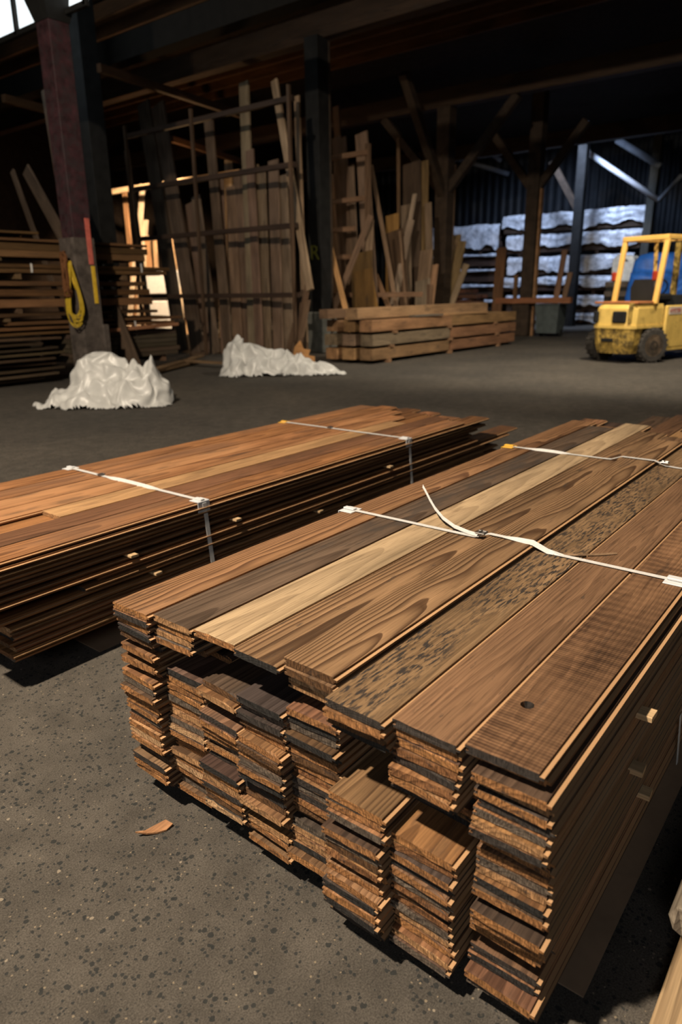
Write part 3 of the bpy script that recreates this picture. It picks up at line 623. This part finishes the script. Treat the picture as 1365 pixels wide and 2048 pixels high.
for i, (x, y0, y1) in enumerate(((62, 527, 545), (282, 527, 545), (270, 642, 700))):
    mb = MB(); p, q_ = at_y(x, y0, 10.085), at_y(x+(8 if i == 2 else 2), y1, 10.085); mb.ribbon([p, (p+q_)/2+Vector((0, -.004, 0)), q_], .03, .002, (1, 0, 0))
    tag(mb.build('packing_band', M['strap']), ('short white band on the lumber pack left of the maroon post', 'short white band on the lumber pack right of the maroon post', 'white band hanging down the grey block right of maroon post')[i], 'strap', 'bands on the left lumber piles')

# ------------------------------------------------------------------ racks of upright boards
NUP = 0
def upright(px0, py0, px1, py1, x0, x1, w, t, c, label, group, zb=None, name='upright_board', cat='board', mat=None):
    """board whose foot is seen at px0,py0 in the plane x=x0 and whose head at px1,py1 in the plane x=x1"""
    a, b = at_x(px0, py0, x0), at_x(px1, py1, x1)
    global NUP
    NUP += 1; s_ = .028*(NUP % 5); a.x += s_; b.x += s_; w *= 1.25
    zb = zb or .012; a = b+(a-b)*((b.z-zb)/(b.z-a.z))
    return plank(name, a, b, t, w, c, mat, up=(0, 1, 0), label=label, cat=cat, group=group)
rk = empty('lumber_rack', (10.35, 11, 0), 0, 'tall timber rack of crossbars holding upright boards left of black post', 'rack')
for z in (1.22, 2.44, 3.45, 4.5): plank('crossbar', (.0, -1.9, z), (.0, 2.9, z), .09, .09, (.05, .03, .02), parent=rk)
for y in (-1.85, .72, 2.85): plank('upright', (-.075, y, .01), (-.06, y, 4.7), .06, .06, (.10, .06, .035), parent=rk, up=(1, 0, 0))
for y in (-1.85, .72, 2.85): plank('foot', (-.5, y, .04), (-.14, y, .04), .09, .08, (.08, .05, .03), parent=rk)
G1 = 'upright boards in the tall left rack'
lo = [('wide dark board standing leftmost in the left rack', 362, 285, 205, 26), ('wide dark board with pale knot second from left in the left rack', 392, 312, 208, 24)]
TAN = (.20, .135, .085); DK = (.11, .075, .05)
for (l, b, t_, ty, w) in lo: upright(b, 700, t_, ty, 10.5, 11.1, .33, .05, vary(DK), l, G1)
upright(300, 700, 247, 300, 10.6, 11.2, .14, .04, vary(DK), 'narrow dark board at the far left of the left rack', G1)
upright(500, 700, 480, 162, 10.5, 11.05, .2, .05, vary((.23, .16, .105)), 'tallest wide board rising above the top crossbar of left rack', G1)
upright(520, 700, 500, 300, 10.52, 11.0, .17, .04, vary((.2, .135, .085)), 'board beside the tallest one ending under the upper crossbar', G1)
upright(455, 700, 415, 235, 10.55, 11.0, .20, .05, vary((.17, .115, .07)), 'board behind the middle rack upright reaching the top crossbar', G1)
upright(598, 470, 545, 160, 10.38, 10.95, .12, .05, (.34, .24, .15), 'bright narrow board leaning at the right end of left rack', G1, zb=1.3)
upright(604, 640, 588, 190, 10.5, 10.9, .09, .05, (.30, .2, .12), 'narrow tan strip against the black post, right end of left rack', G1)
for i, (b, t_, ty) in enumerate(((412, 372, 405), (432, 392, 392), (450, 436, 352), (474, 458, 372), (492, 470, 340), (512, 500, 330), (535, 522, 345), (556, 545, 320), (575, 560, 350))):
    upright(b, 702, t_, ty, 10.62+.055*(i % 3), 11.05, .215, .035, vary((.205, .14, .09), .18), f'broad brown board in the close row behind the lower crossbars, {ORD[i+1]} from left', G1)
for i, (b, t_) in enumerate(((585, 612), (570, 600), (598, 616))):
    upright(b, 700, t_, 560+20*i, 10.2, 10.5, .10, .03, vary((.12, .075, .045)), ('dark bent strip leaning at the foot of the black post', 'second dark strip leaning at the foot of the left rack', 'short dark strip nearest the black post foot')[i], G1)
mb = MB()
pv = [(0, 0), (.42, 0), (.42, .12), (.30, .14), (.34, .24), (.22, .26), (.16, .42), (.05, .3), (.02, .16)]
mb.add([(x, 0, z) for x, z in pv]+[(x, .07, z) for x, z in pv], [list(range(9)), list(range(9, 18))]+[[i, (i+1) % 9, 9+(i+1) % 9, 9+i] for i in range(9)])
o = mb.build('wood_offcut', M['lumber'], color=(.5, .25, .09)); o.location = (10.0, 8.72, .005); o.rotation_euler = (0, 0, math.radians(-48)); tag(o, 'orange stepped wood offcut standing behind the low plastic heap', 'offcut')
for (a, b, c, d, w, l) in [(64, 460, 22, 342, .09, 'thin faint board leaning above the left lumber pile, leftmost'), (112, 460, 46, 338, .18, 'wider faint board leaning above the left lumber pile'), (122, 440, 80, 178, .13, 'long grey board leaning against the left side of maroon post'), (150, 440, 96, 300, .12, 'faint brown board behind the left side of maroon post')]:
    upright(a, b, c, d, 7.2+.16*(a % 3), 7.45+.16*(a % 3), w, .04, (.11, .075, .05), l, 'boards leaning behind the left lumber pile')
# blazing lit boards in the bay behind the left pile
G5 = 'pale boards lit in the bay behind the left rack'
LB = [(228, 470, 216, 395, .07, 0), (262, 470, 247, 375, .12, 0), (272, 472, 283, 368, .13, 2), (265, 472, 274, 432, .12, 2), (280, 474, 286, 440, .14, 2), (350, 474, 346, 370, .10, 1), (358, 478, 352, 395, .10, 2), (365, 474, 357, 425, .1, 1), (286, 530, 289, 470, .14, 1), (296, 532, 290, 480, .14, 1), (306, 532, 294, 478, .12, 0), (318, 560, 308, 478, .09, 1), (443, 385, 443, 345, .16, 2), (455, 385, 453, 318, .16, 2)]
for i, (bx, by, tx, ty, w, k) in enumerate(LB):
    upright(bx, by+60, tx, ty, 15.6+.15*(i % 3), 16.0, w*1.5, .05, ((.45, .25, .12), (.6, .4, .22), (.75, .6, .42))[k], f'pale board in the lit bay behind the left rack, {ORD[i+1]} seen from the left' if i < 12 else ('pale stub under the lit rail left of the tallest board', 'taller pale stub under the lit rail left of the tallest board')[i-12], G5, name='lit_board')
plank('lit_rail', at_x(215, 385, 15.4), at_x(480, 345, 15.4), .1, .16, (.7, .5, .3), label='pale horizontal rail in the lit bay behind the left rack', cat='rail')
rt = at_x(312, 560, 15.0)
r_ = empty('wrapped_bundle', (rt.x, rt.y, 0), 0, 'white wrapped bundle in the lit bay behind the left lumber pile', 'bundle')
mb = MB(); mb.box((.3, 0, .55), (.6, 1.2, 1.1), ch=.06); mb.build('lower_wrap', M['sheet'], r_); mb = MB(); mb.box((.3, 0, 1.17), (.62, 1.24, .10), ch=.01); mb.build('pallet_board', M['post_grey'], r_)
mb = MB(); mb.box((.3, 0, 1.62), (.6, 1.15, .78), ch=.07); wp = mb.build('upper_wrap', M['sheet'], r_)
mb = MB(); mb.box((-.003, 0, 1.9), (.006, .26, .1)); l_ = mb.build('label', M['blue'], r_); l_['label'] = 'small blue patch'

# right rack with leaning boards
rk = empty('lumber_rack', (13.45, 10.2, 0), 0, 'timber rack of short crossbars right of the black post', 'rack')
for z, y0, y1 in ((4.12, .95, -.45), (3.22, .9, -.35), (2.62, .75, -.1), (2.03, .7, -.2), (1.2, .9, -1.9), (.62, .9, -2.1)): plank('crossbar', (0, y0, z), (0, y1, z), .08, .10, (.27, .155, .09), parent=rk)
for y in (.95, -.42, -2.05): plank('upright', (.06, y, .01), (.06, y, 4.3 if y > -1 else 1.4), .10, .10, (.16, .095, .055), parent=rk, up=(1, 0, 0))
G2 = 'upright boards in the right rack'
RB = [(690, 640, 668, 273, 13.6, 14.1, .22, .04, (.20, .13, .085), 'first tall wide board behind the crossbars right of black post'), (706, 640, 684, 276, 13.62, 14.15, .2, .04, (.17, .11, .07), 'second tall wide board behind the crossbars right of black post'),
      (745, 640, 722, 266, 13.55, 14.1, .27, .04, (.23, .15, .10), 'tall wide board with bright face at the right of the crossbars'), (712, 600, 700, 330, 13.65, 13.9, .12, .04, (.22, .15, .1), 'narrow short strip between the tall boards of the right rack'),
      (690, 600, 668, 212, 13.9, 14.3, .14, .05, (.19, .10, .05), 'brown hanging strip above the tall boards of right rack'), (664, 500, 650, 352, 14.0, 14.3, .3, .04, (.42, .30, .2), 'pale short board glowing beside the black post'),
      (738, 505, 742, 440, 13.4, 13.5, .13, .05, (.28, .19, .12), 'short pale stake at the lower right of the tall boards'),
      (798, 640, 796, 275, 15.6, 16.0, .07, .04, (.18, .11, .06), 'thin tall strip left of the dark wide board in right rack'), (822, 640, 822, 325, 15.2, 15.9, .40, .05, (.075, .05, .033), 'wide dark board standing in the middle of the right rack'),
      (842, 640, 845, 322, 15.4, 16.0, .2, .05, (.22, .14, .06), 'amber wide board right of the dark one in right rack'), (858, 640, 852, 405, 15.3, 15.7, .14, .05, (.2, .14, .09), 'short brown board against the braced post'),
      (815, 590, 812, 410, 15.0, 15.2, .2, .05, (.21, .15, .1), 'grey-tan board below the dark wide board'), (806, 520, 829, 388, 14.6, 15.2, .08, .04, (.36, .27, .19), 'pale thin strip leaning left in right rack'), (800, 535, 820, 440, 14.5, 14.8, .13, .05, (.33, .24, .17), 'pale leaning stake crossing the right rack boards'),
      (838, 615, 850, 500, 14.6, 15.0, .25, .04, (.2, .13, .08), 'low leaning board right side of right rack'), (855, 618, 866, 530, 14.7, 15.2, .14, .04, (.35, .2, .11), 'orange leaning strip beside the braced post'), (846, 618, 846, 560, 14.4, 14.6, .3, .05, (.2, .15, .1), 'short grey board low against the braced post')]
for (a, b, c, d, x0, x1, w, t_, col, l) in RB: upright(a, b, c, d, x0, x1, w, t_, col, l, G2)
for (a, b, c, d, x0, x1, w, t_, col, l) in [
        (726, 640, 722, 505, 13.0, 13.2, .46, .03, (.12, .07, .025), 'dark panel standing low before the right rack'), (728, 640, 724, 540, 12.9, 13.1, .40, .03, (.14, .075, .022), 'amber low panel in front of the dark panel'), (752, 640, 736, 540, 12.95, 13.1, .08, .03, (.28, .15, .04), 'amber strip on the right of the amber panel'),
        (796, 640, 783, 462, 14.2, 14.6, .40, .03, (.10, .058, .032), 'large brown panel leaning before the right rack'), (815, 640, 800, 462, 14.1, 14.5, .035, .03, (.24, .15, .09), 'pale thin edge strip on the large brown panel'), (784, 470, 784, 430, 14.9, 15.0, .28, .06, (.30, .165, .05), 'orange block standing above the large brown panel')]:
    upright(a, b, c, d, x0, x1, w, t_, col, l, 'panels leaning before the right rack', name='plywood_sheet', cat='sheet')
for (a, b, c, d, x0, x1, w, t_, col, l) in [
        (696, 651, 645, 440, 11.9, 12.9, .085, .05, (.62, .34, .14), 'bright orange pole leaning on the right rack by the black post'), (678, 580, 738, 430, 13.0, 13.2, .11, .05, (.27, .17, .11), 'diagonal brown brace crossing the right rack'),
        (775, 540, 737, 330, 14.0, 14.3, .07, .05, (.28, .18, .11), 'thin tan pole leaning left at the right end of right rack'), (782, 625, 752, 550, 13.9, 14.0, .09, .04, (.27, .15, .08), 'short brown pole leaning before the brown panel')]:
    upright(a, b, c, d, x0, x1, w, t_, col, l, 'poles leaning on the right rack', name='leaning_pole', cat='pole')
for (a, b, c, d, x0, x1, w, t_, col, l) in [
        (893, 618, 906, 330, 17.5, 18.0, .16, .05, (.36, .24, .15), 'tall tan board leaning right beside the braced post'), (890, 618, 912, 470, 17.4, 17.9, .22, .04, (.22, .15, .075), 'olive board fanned out right of the braced post'), (893, 618, 922, 482, 17.3, 17.7, .2, .04, (.25, .17, .08), 'second olive board fanned out right of the braced post'), (896, 616, 930, 528, 17.2, 17.5, .14, .04, (.33, .24, .15), 'lowest pale board fanned out right of the braced post'), (905, 616, 912, 480, 17.6, 17.9, .12, .04, (.27, .18, .1), 'narrow board fanned between the olive boards')]:
    upright(a, b, c, d, x0, x1, w, t_, col, l, 'boards fanned out beside the braced post')

# ------------------------------------------------------------------ pile of heavy timbers
TL = [(.17, 'bottom'), (.42, 'second'), (.67, 'third')]
for k, (z, nm) in enumerate(TL):
    for j in range(3):
        y = 7.62+.37*j
        for s, (x0, x1) in enumerate(((10.45+(0, .02, .04)[k]-(.04*j), 13.3), (13.34, 16.5))):
            dark = k == 2 and s == 0 and j < 2
            plank('timber_beam', (x0+random.uniform(-.03, .03), y, z), (x1+random.uniform(-.06, .03), y, z), .27, .20, vary((.30, .165, .08) if (k, s) != (1, 0) else (.2, .14, .085), .15), mat=M['timber'],
                  label=f'{("near-facing", "middle", "back")[j]} heavy squared timber, {nm} layer, {("left", "right")[s]} half of the timber pile', cat='timber', group='heavy timbers in the pile', bow=.004, ragged=.01)
plank('timber_beam', (10.35, 7.85, .885), (15.3, 7.80, .905), .26, .19, (.36, .22, .115), mat=M['timber'], label='single squared timber lying on top of the timber pile', cat='timber', group='heavy timbers in the pile')
plank('timber_beam', (10.1, 8.3, .885), (14.6, 8.35, .885), .2, .16, (.2, .12, .07), mat=M['timber'], label='second timber behind the single one on top of the pile', cat='timber', group='heavy timbers in the pile')
plank('thin_board', (11.9, 7.55, .80), (12.9, 7.52, .80), .16, .03, (.12, .11, .09), label='short grey board lying on the timber pile under the top timber', cat='board')
plank('thin_board', (13.2, 7.55, .80), (14.9, 7.52, .80), .14, .04, (.42, .25, .12), label='light orange board lying on the right of the timber pile', cat='board')
for i, (x, z) in enumerate(((11.2, .545), (13.25, .545), (15.4, .545), (11.1, .295), (13.3, .295), (15.5, .295), (11.0, .035), (13.3, .035), (15.6, .035))):
    plank('spacer_block', (x, 7.46, z), (x, 8.55, z), .12, .045 if z > .1 else .066, (.30, .17, .09), cat='block', group='spacer blocks in the timber pile', bow=0, label=f'{("left", "middle", "right")[i % 3]} spacer block in the timber pile, {("upper gap", "lower gap", "on the floor")[i//3]}')

# ------------------------------------------------------------------ things behind: rust plank, trestles, bin, pink lumber
plank('rust_beam', (19.42, 9.45, .975), (19.42, 7.25, .99), .17, .15, (.30, .125, .06), label='long rust-coloured beam lying across the grey bin before rear brown post', cat='beam')
for (a, b, c, d, x0, x1, w, t_, col, l) in [(1100, 662, 1130, 500, 20.6, 21.2, .13, .05, (.3, .17, .11), 'reddish plank leaning behind the rust-coloured beam right end'), (1112, 662, 1140, 545, 20.8, 21.2, .12, .05, (.26, .16, .1), 'second plank leaning toward the thin dark post'), (990, 640, 1002, 495, 21.0, 21.4, .26, .06, (.22, .115, .06), 'brown wide board standing left of the rear brown post'), (1025, 640, 1030, 550, 20.2, 20.3, .1, .05, (.28, .16, .08), 'short plank end left of the rear brown post')]:
    upright(a, b, c, d, x0, x1, w, t_, col, l, 'planks leaning near the rear posts', name='leaning_plank')
b_ = empty('trash_bin', (19.72, 7.92, 0), 0, 'dark grey-green wheeled bin under the rust-coloured beam', 'bin')
mb = MB(); mb.prism([(-.26, -.29), (.26, -.29), (.26, .29), (-.26, .29)], .1, .84, [(-.31, -.34), (.31, -.34), (.31, .34), (-.31, .34)]); mb.build('body', M['bin'], b_)
mb = MB(); mb.box((0, 0, .87), (.66, .72, .05), ch=.015); mb.build('lid', M['bin'], b_)
for s in (-1, 1): mb = MB(); mb.lathe([(.09, -.03), (.1, -.02), (.1, .02), (.09, .03)], (.1, s*.28, .1), Matrix.Rotation(math.pi/2, 3, 'X'), 16); mb.build('wheel', M['black'], b_)
for k in range(6):
    for j in range(3):
        plank('pink_board', (21.0+.3*j, 12.6, .45+.16*k), (21.0+.3*j, 10.9+.12*((k*7) % 4), .45+.16*k), .26, .12, vary((.36, .18, .13), .2), label=f'{("front", "middle", "rear")[j]} pinkish board, {ORD[k+1]} layer up in low pile behind fanned boards', cat='lumber', group='pinkish boards piled at the back')
for i, y in enumerate((11.2, 12.4)): plank('spacer_block', (20.9, y, .19), (21.8, y, .19), .3, .37, (.1, .06, .04), label=('right support block under the pinkish pile', 'left support block under the pinkish pile')[i], cat='block', bow=0)

# ------------------------------------------------------------------ wrapped lumber packs at the far end (faces at x = 27)
def pack(y0, y1, z0, z1, label, cover, wood_z=None, seed=0, x=27.0, dep=1.1, band=None):
    r = empty('lumber_pack', (x, (y0+y1)/2, z0), 0, label, 'lumber pack', 'wrapped lumber packs at the far end'); L = y1-y0; H = z1-z0
    nb = max(2, int(H/.16)); 
    for k in range(nb):
        h = H/nb; plank('board_layer', (dep/2, -L/2, h*(k+.5)), (dep/2, L/2, h*(k+.5)), dep*.96, h*.9, vary((.06, .036, .024)), parent=r, ragged=.02)
    if cover:
        hem = H*cover; mb = MB(); n = int(L/.07); st = 12; sv = Vector((seed*5.3, seed*2.1, 0))
        for i in range(n+1):
            y = -L/2-.04+(L+.08)*i/n; hm = min(H-.01, hem*(1+.6*noise.noise(Vector((y*1.3, 0, 0))+sv)+.2*noise.noise(Vector((y*5, 0, 3))+sv)))
            for k in range(st+1):
                u = k/st
                if u < .65: v = u/.65; p = Vector((-.04, y, H-hm+hm*v)); nn = Vector((-1, 0, 0))
                else: v = (u-.65)/.35; p = Vector((-.04+dep*v, y, H+.03)); nn = Vector((0, 0, 1))
                d = .05*noise.noise(Vector((y*1.6, u*5, 2))+sv)+.03*(1-2*abs(noise.noise(Vector((y*4, u*7, 9))+sv)))
                mb.v.append(p+nn*(d+.01))
        mb.f = [[i*(st+1)+k, (i+1)*(st+1)+k, (i+1)*(st+1)+k+1, i*(st+1)+k+1] for i in range(n) for k in range(st)]
        mb.build('plastic_cover', M['wrap'], r, smooth=True)
    return r
PK = [(7.75, 13.0, 3.35, 3.95, .75, 'topmost'), (7.8, 12.8, 2.62, 3.22, .72, 'second from top'), (8.0, 12.7, 1.82, 2.42, .9, 'third from top'), (8.4, 12.9, 1.22, 1.68, .62, 'fourth from top'), (8.9, 12.7, .42, 1.0, .55, 'fifth from top')]
for i, (y0, y1, z0, z1, cv, nm) in enumerate(PK): pack(y0, y1, z0, z1, f'white wrapped lumber pack, {nm} in the right-hand far pile', cv, seed=i+1)
pack(8.9, 12.7, .06, .36, 'white wrapped lumber pack at the floor of the right-hand far pile', .8, seed=17)
PK = [(13.2, 18.0, 2.78, 3.72, .97, 'topmost'), (13.2, 18.0, 2.2, 2.62, .12, 'second from top'), (13.2, 18.0, 1.6, 2.05, .1, 'third from top'), (13.2, 18.0, 1.0, 1.45, .12, 'fourth from top'), (13.2, 18.0, .15, .85, .1, 'bottom')]
for i, (y0, y1, z0, z1, cv, nm) in enumerate(PK): pack(y0, y1, z0, z1, f'lumber pack, {nm} in the left-hand far pile behind fanned boards', cv, seed=i+30)
for i, (y, z0, z1) in enumerate([(y, a, b) for y in (9.3, 12.3, 14.0, 17.2) for a, b in (((.0, .06), (.36, .42), (1.0, 1.22), (1.68, 1.82), (2.42, 2.62), (3.22, 3.35)) if y < 13 else ((.0, .15), (.85, 1.0), (1.45, 1.6), (2.05, 2.2), (2.62, 2.78)))]):
    plank('pack_bearer', (27.05, y, (z0+z1)/2), (28.0, y, (z0+z1)/2), .12, z1-z0, (.05, .03, .02), cat='bearer', group='bearers between the far lumber packs', bow=0, label='dark bearer between the wrapped lumber packs of the far piles')

# braces and far posts
def pipe(a, b, x, r, mat, label):
    mb = MB(); mb.tube([at_x(*a, x), at_x(*b, x)], r, 10); return tag(mb.build('wall_brace', mat, smooth=True), label, 'brace', 'diagonal braces high at the far end')
mb = MB(); p0, p1, p2 = at_x(1173, 290, 26.44), at_x(1178, 306, 26.44), at_x(1318, 400, 26.44); mb.tube([p0, p1], .09, 10); mb.tube([p1, p2], .09, 10)
tag(mb.build('wall_brace', M['brace'], smooth=True), 'bright white diagonal pipe above the forklift with bent top', 'brace', 'diagonal braces high at the far end')
pipe((1235, 280), (1322, 332), 26.5, .11, M['brace_dull'], 'dull blue-grey diagonal brace above the white pipe')
pipe((945, 275), (1003, 322), 29.93, .1, M['brace_dull'], 'short grey diagonal brace left of the rear brown post')
pipe((918, 318), (1018, 348), 29.86, .1, M['brace_dull'], 'faint grey brace below the short one left of rear post')
pipe((1172, 300), (1163, 380), 26.44, .06, M['brace_dull'], 'thin grey upright pipe beside the white diagonal pipe')
p = at_x(1300, 400, 26.6); plank('wall_post', (26.6, p.y, 0), (26.6, p.y-.1, 6.5), .26, .26, (.10, .10, .085), label='grey-green post behind the forklift under the white pipe', cat='post', up=(1, 0, 0))
pipe((1318, 402), (1365, 350), 26.4, .07, M['brace_dull'], 'grey brace rising to the right from the white pipe end')

# ------------------------------------------------------------------ forklift
FA = math.atan2(-.27, .96)
fk = empty('forklift', (12.873, 4.054, 0), FA, 'yellow forklift seen from behind with blue tarp beyond it', 'forklift')
def rr(x0, x1, hw, ch): return [(x0+ch, -hw), (x1, -hw), (x1, hw), (x0+ch, hw), (x0+ch*.3, hw-ch*.5), (x0, hw-ch*1.3), (x0, -hw+ch*1.3), (x0+ch*.3, -hw+ch*.5)]
mb = MB(); mb.prism(rr(.05, .33, .33, .1), .17, .32, rr(.02, .33, .37, .1)); mb.prism(rr(.02, .33, .37, .1), .32, .60, rr(0, .33, .40, .1)); cw = mb.build('counterweight', M['yellow_dirty'], fk)
mb = MB(); mb.box((.0, .06, .40), (.03, .22, .06), ch=.006); mb.build('tow_slot', M['black'], cw)
mb = MB(); mb.prism(rr(-.015, .95, .42, .12), .60, .65, rr(-.015, .95, .42, .12)); mb.prism(rr(0, .95, .405, .12), .65, .93, rr(.03, .95, .395, .12)); mb.prism(rr(.03, .95, .395, .12), .93, 1.00, rr(.09, .95, .37, .12)); up_ = mb.build('rear_body', M['yellow'], fk)
for y, w in ((.32, .10), (-.14, .26)):
    mb = MB(); mb.box((.0, y, .79), (.06, w, .2), ch=.02); mb.build('vent', M['black'], up_)
mb = MB(); mb.box((.42, .02, 1.03), (.66, .84, .035), ch=.006); mb.build('rear_plate', M['rust'], fk)['label'] = 'rust-orange plate on the rear body'
mb = MB(); mb.box((.02, -.33, .84), (.05, .05, .30), ch=.008); mb.box((.04, -.33, 1.0), (.08, .07, .05), ch=.01); mb.build('latch', M['yellow_dirty'], fk)
# frame and side panels
mb = MB(); mb.box((1.2, 0, .42), (1.9, .66, .42), ch=.02); mb.build('chassis', M['black'], fk)
for s in (-1, 1):
    mb = MB(); mb.box((1.42, s*.42, .60), (.92, .06, .74), ch=.02); mb.box((1.42, s*.42, .21), (.86, .05, .06), ch=.01); sp = mb.build('side_panel', M['yellow'], fk)
    if s < 0:
        mb = MB(); mb.box((1.24, -.453, .88), (.42, .006, .13)); mb.build('name_plate', M['decal_white'], sp)
        c = bpy.data.curves.new('t', 'FONT'); c.body = 'HYSTER'; c.size = .105; c.extrude = .002; o = bpy.data.objects.new('t', c); COL.objects.link(o); bpy.context.view_layer.update()
        me = bpy.data.meshes.new_from_object(o.evaluated_get(bpy.context.evaluated_depsgraph_get())); bpy.data.objects.remove(o)
        o = link('lettering', me, M['decal_red'], sp, (1.045, -.458, .842)); o.rotation_euler = (math.pi/2, 0, 0)
# wheels
def wheel(x, y, r, w, steer=0):
    wr = empty('wheel', (x, y, r), steer); wr.parent = fk; RX = Matrix.Rotation(math.pi/2, 3, 'X')
    mb = MB(); mb.lathe([(r*.62, -w/2), (r*.9, -w/2), (r*.98, -w*.36), (r, -w*.2), (r, w*.2), (r*.98, w*.36), (r*.9, w/2), (r*.62, w/2)], (0, 0, 0), RX, 32)
    for i in range(20):
        a = 2*math.pi*i/20; mb.box((math.cos(a)*r*.985, 0, math.sin(a)*r*.985), (.028, w*.9, .03), Matrix.Rotation(-a, 3, 'Y'))
    mb.build('tyre', M['tyre'], wr)
    mb = MB(); mb.lathe([(r*.63, -w*.5), (r*.56, -w*.5), (r*.52, -w*.34), (r*.3, -w*.3), (r*.3, w*.3), (r*.52, w*.34), (r*.56, w*.5), (r*.63, w*.5)], (0, 0, 0), RX, 28); mb.build('rim', M['rim'], wr)
    mb = MB(); mb.lathe([(r*.3, -w*.46), (r*.26, -w*.5), (r*.2, -w*.52), (r*.2, w*.52), (r*.26, w*.5), (r*.3, w*.46)], (0, 0, 0), RX, 18); mb.build('hub', M['black'], wr)
wheel(.60, -.42, .30, .19, math.radians(-20)); wheel(.52, .50, .30, .19, math.radians(-20)); wheel(2.15, -.42, .35, .22); wheel(2.15, .46, .35, .22)
# seat, overhead guard, mast
mb = MB(); mb.box((1.3, .05, 1.10), (.5, .5, .14), ch=.04); st_ = mb.build('seat', M['vinyl'], fk)
mb = MB(); mb.prism([(-.24, 0), (.24, 0), (.26, .25), (.2, .40), (-.2, .40), (-.26, .25)], 0, .1); o = mb.build('seat_back', M['vinyl'], fk); o.location = (1.06, .05, 1.02); o.rotation_euler = (math.pi/2, 0, -math.pi/2+.0)
mb = MB(); mb.box((1.04, .05, 1.2), (.02, .05, .05), ch=.004); mb.build('badge', M['decal_white'], fk)
GZ = 2.1
for s in (-1, 1):
    mb = MB(); mb.bar((.62, s*.40, 1.0), (.80, s*.40, GZ-.02), .075, .085, .012, up=(0, 1, 0)); mb.build('guard_leg', M['guard_paint'], fk)
    mb = MB(); mb.bar((1.95, s*.40, .95), (1.80, s*.40, GZ-.02), .06, .06, .01, up=(0, 1, 0)); mb.build('guard_leg', M['guard_paint'], fk)
    mb = MB(); mb.bar((.76, s*.40, GZ), (1.88, s*.40, GZ+.02), .08, .08, .012); mb.build('guard_rail', M['guard_paint'], fk)
mb = MB(); mb.bar((.79, -.44, GZ), (.79, .44, GZ), .08, .085, .012); mb.bar((1.84, -.42, GZ+.02), (1.84, .42, GZ+.02), .07, .07, .01)
for y in (-.3, -.15, 0, .15, .3): mb.bar((.8, y, GZ+.005), (1.84, y, GZ+.02), .03, .03, .004)
mb.build('guard_roof', M['guard_paint'], fk)
for s in (-1, 1):
    mb = MB(); mb.box((.66, s*.475 if s > 0 else s*.32, 1.47), (.07, .085, .16), ch=.02); tl = mb.build('tail_light', M['lens_red'], fk)
    mb = MB(); mb.box((.68, s*.455 if s > 0 else s*.34, 1.34), (.05, .05, .14), ch=.01); mb.build('light_bracket', M['post_grey'], tl)
for s in (-1, 1):
    mb = MB(); mb.box((2.42, s*.3, 1.1), (.09, .1, 2.0), ch=.01); mb.build('mast_rail', M['yellow_dirty'], fk)
    mb = MB(); mb.box((2.58, s*.28, .4), (.05, .1, .6), ch=.008); mb.box((3.05, s*.28, .11), (1.0, .1, .04), ch=.008); mb.build('fork', M['steel'], fk)
mb = MB(); mb.box((2.5, 0, .45), (.06, .9, .4), ch=.01); mb.build('carriage', M['black'], fk)
mb = MB(); mb.tube([(1.75, .12, .9), (1.55, .12, 1.25)], .025, 8); mb.tube([(1.55+.03*math.sin(2*math.pi*i/16)*2, .12+.18*math.cos(2*math.pi*i/16), 1.27+.15*math.sin(2*math.pi*i/16)) for i in range(16)], .015, 6, True); mb.build('steering_wheel', M['black'], fk)
mb = MB(); mb.box((1.85, 0, .85), (.16, .86, .6), ch=.02); mb.build('dash', M['vinyl'], fk)

# blue tarp load and white bag beyond the forklift
def draped(name, c, d, mat, label, cat, seed, amp=.06):
    bm = bmesh.new(); bmesh.ops.create_cube(bm, size=1); bmesh.ops.subdivide_edges(bm, edges=bm.edges[:], cuts=14, use_grid_fill=True); sv = Vector((seed*3.7, seed, 0))
    for v in bm.verts:
        p = v.co.copy(); h = p.z+.5; sh = .82+.18*(1-h)**.6; q = Vector((p.x*d[0]*sh, p.y*d[1]*sh, h*d[2])); r = max(0, (abs(p.x)-.35)/.15, (abs(p.y)-.35)/.15) if h > .85 else 0
        q.z -= .08*d[2]*min(1, r)**2; n = noise.noise(Vector((q.x*2.2, q.y*2.2, q.z*.9))+sv)+.6*(1-2*abs(noise.noise(Vector((q.x*4, q.y*4, q.z*1.1))+sv)))
        q += Vector((p.x, p.y, .25)).normalized()*amp*n; q.z = max(q.z, .0 if h > 0 else 0)
        if h < .01: q.z = 0
        v.co = q
    me = bpy.data.meshes.new(name); bm.to_mesh(me); bm.free(); me.shade_smooth(); return tag(link(name, me, mat, None, c), label, cat)
pb = at_x(1325, 530, 17.5); draped('tarp_load', (17.6, pb.y-.35, 0), (1.4, 1.9, 2.0), M['blue'], 'blue tarpaulin covered load standing behind the forklift', 'tarp', 3)
pb = at_x(1250, 530, 17.5)
cr = empty('crate', (17.6, pb.y, 0), 0, 'dark slatted crate behind the forklift carrying the white bag', 'crate')
mb = MB(); mb.box((0, 0, .72), (.62, .62, 1.4), ch=.01); mb.build('body', M['dark_post'], cr)
mb = MB()
for z in (.15, .4, .65, .9, 1.15, 1.36): mb.box((-.32, 0, z), (.03, .66, .12), ch=.005)
mb.build('slats', M['post_grey'], cr)
draped('white_bag', (17.6, pb.y+.02, 1.425), (.45, .4, .52), M['bag'], 'white plastic bag slumped on a crate behind the forklift', 'bag', 6, .13)

for o in COL.objects:
    if o.parent is None and 'category' in o.keys() and 'kind' not in o.keys(): o['kind'] = 'thing'
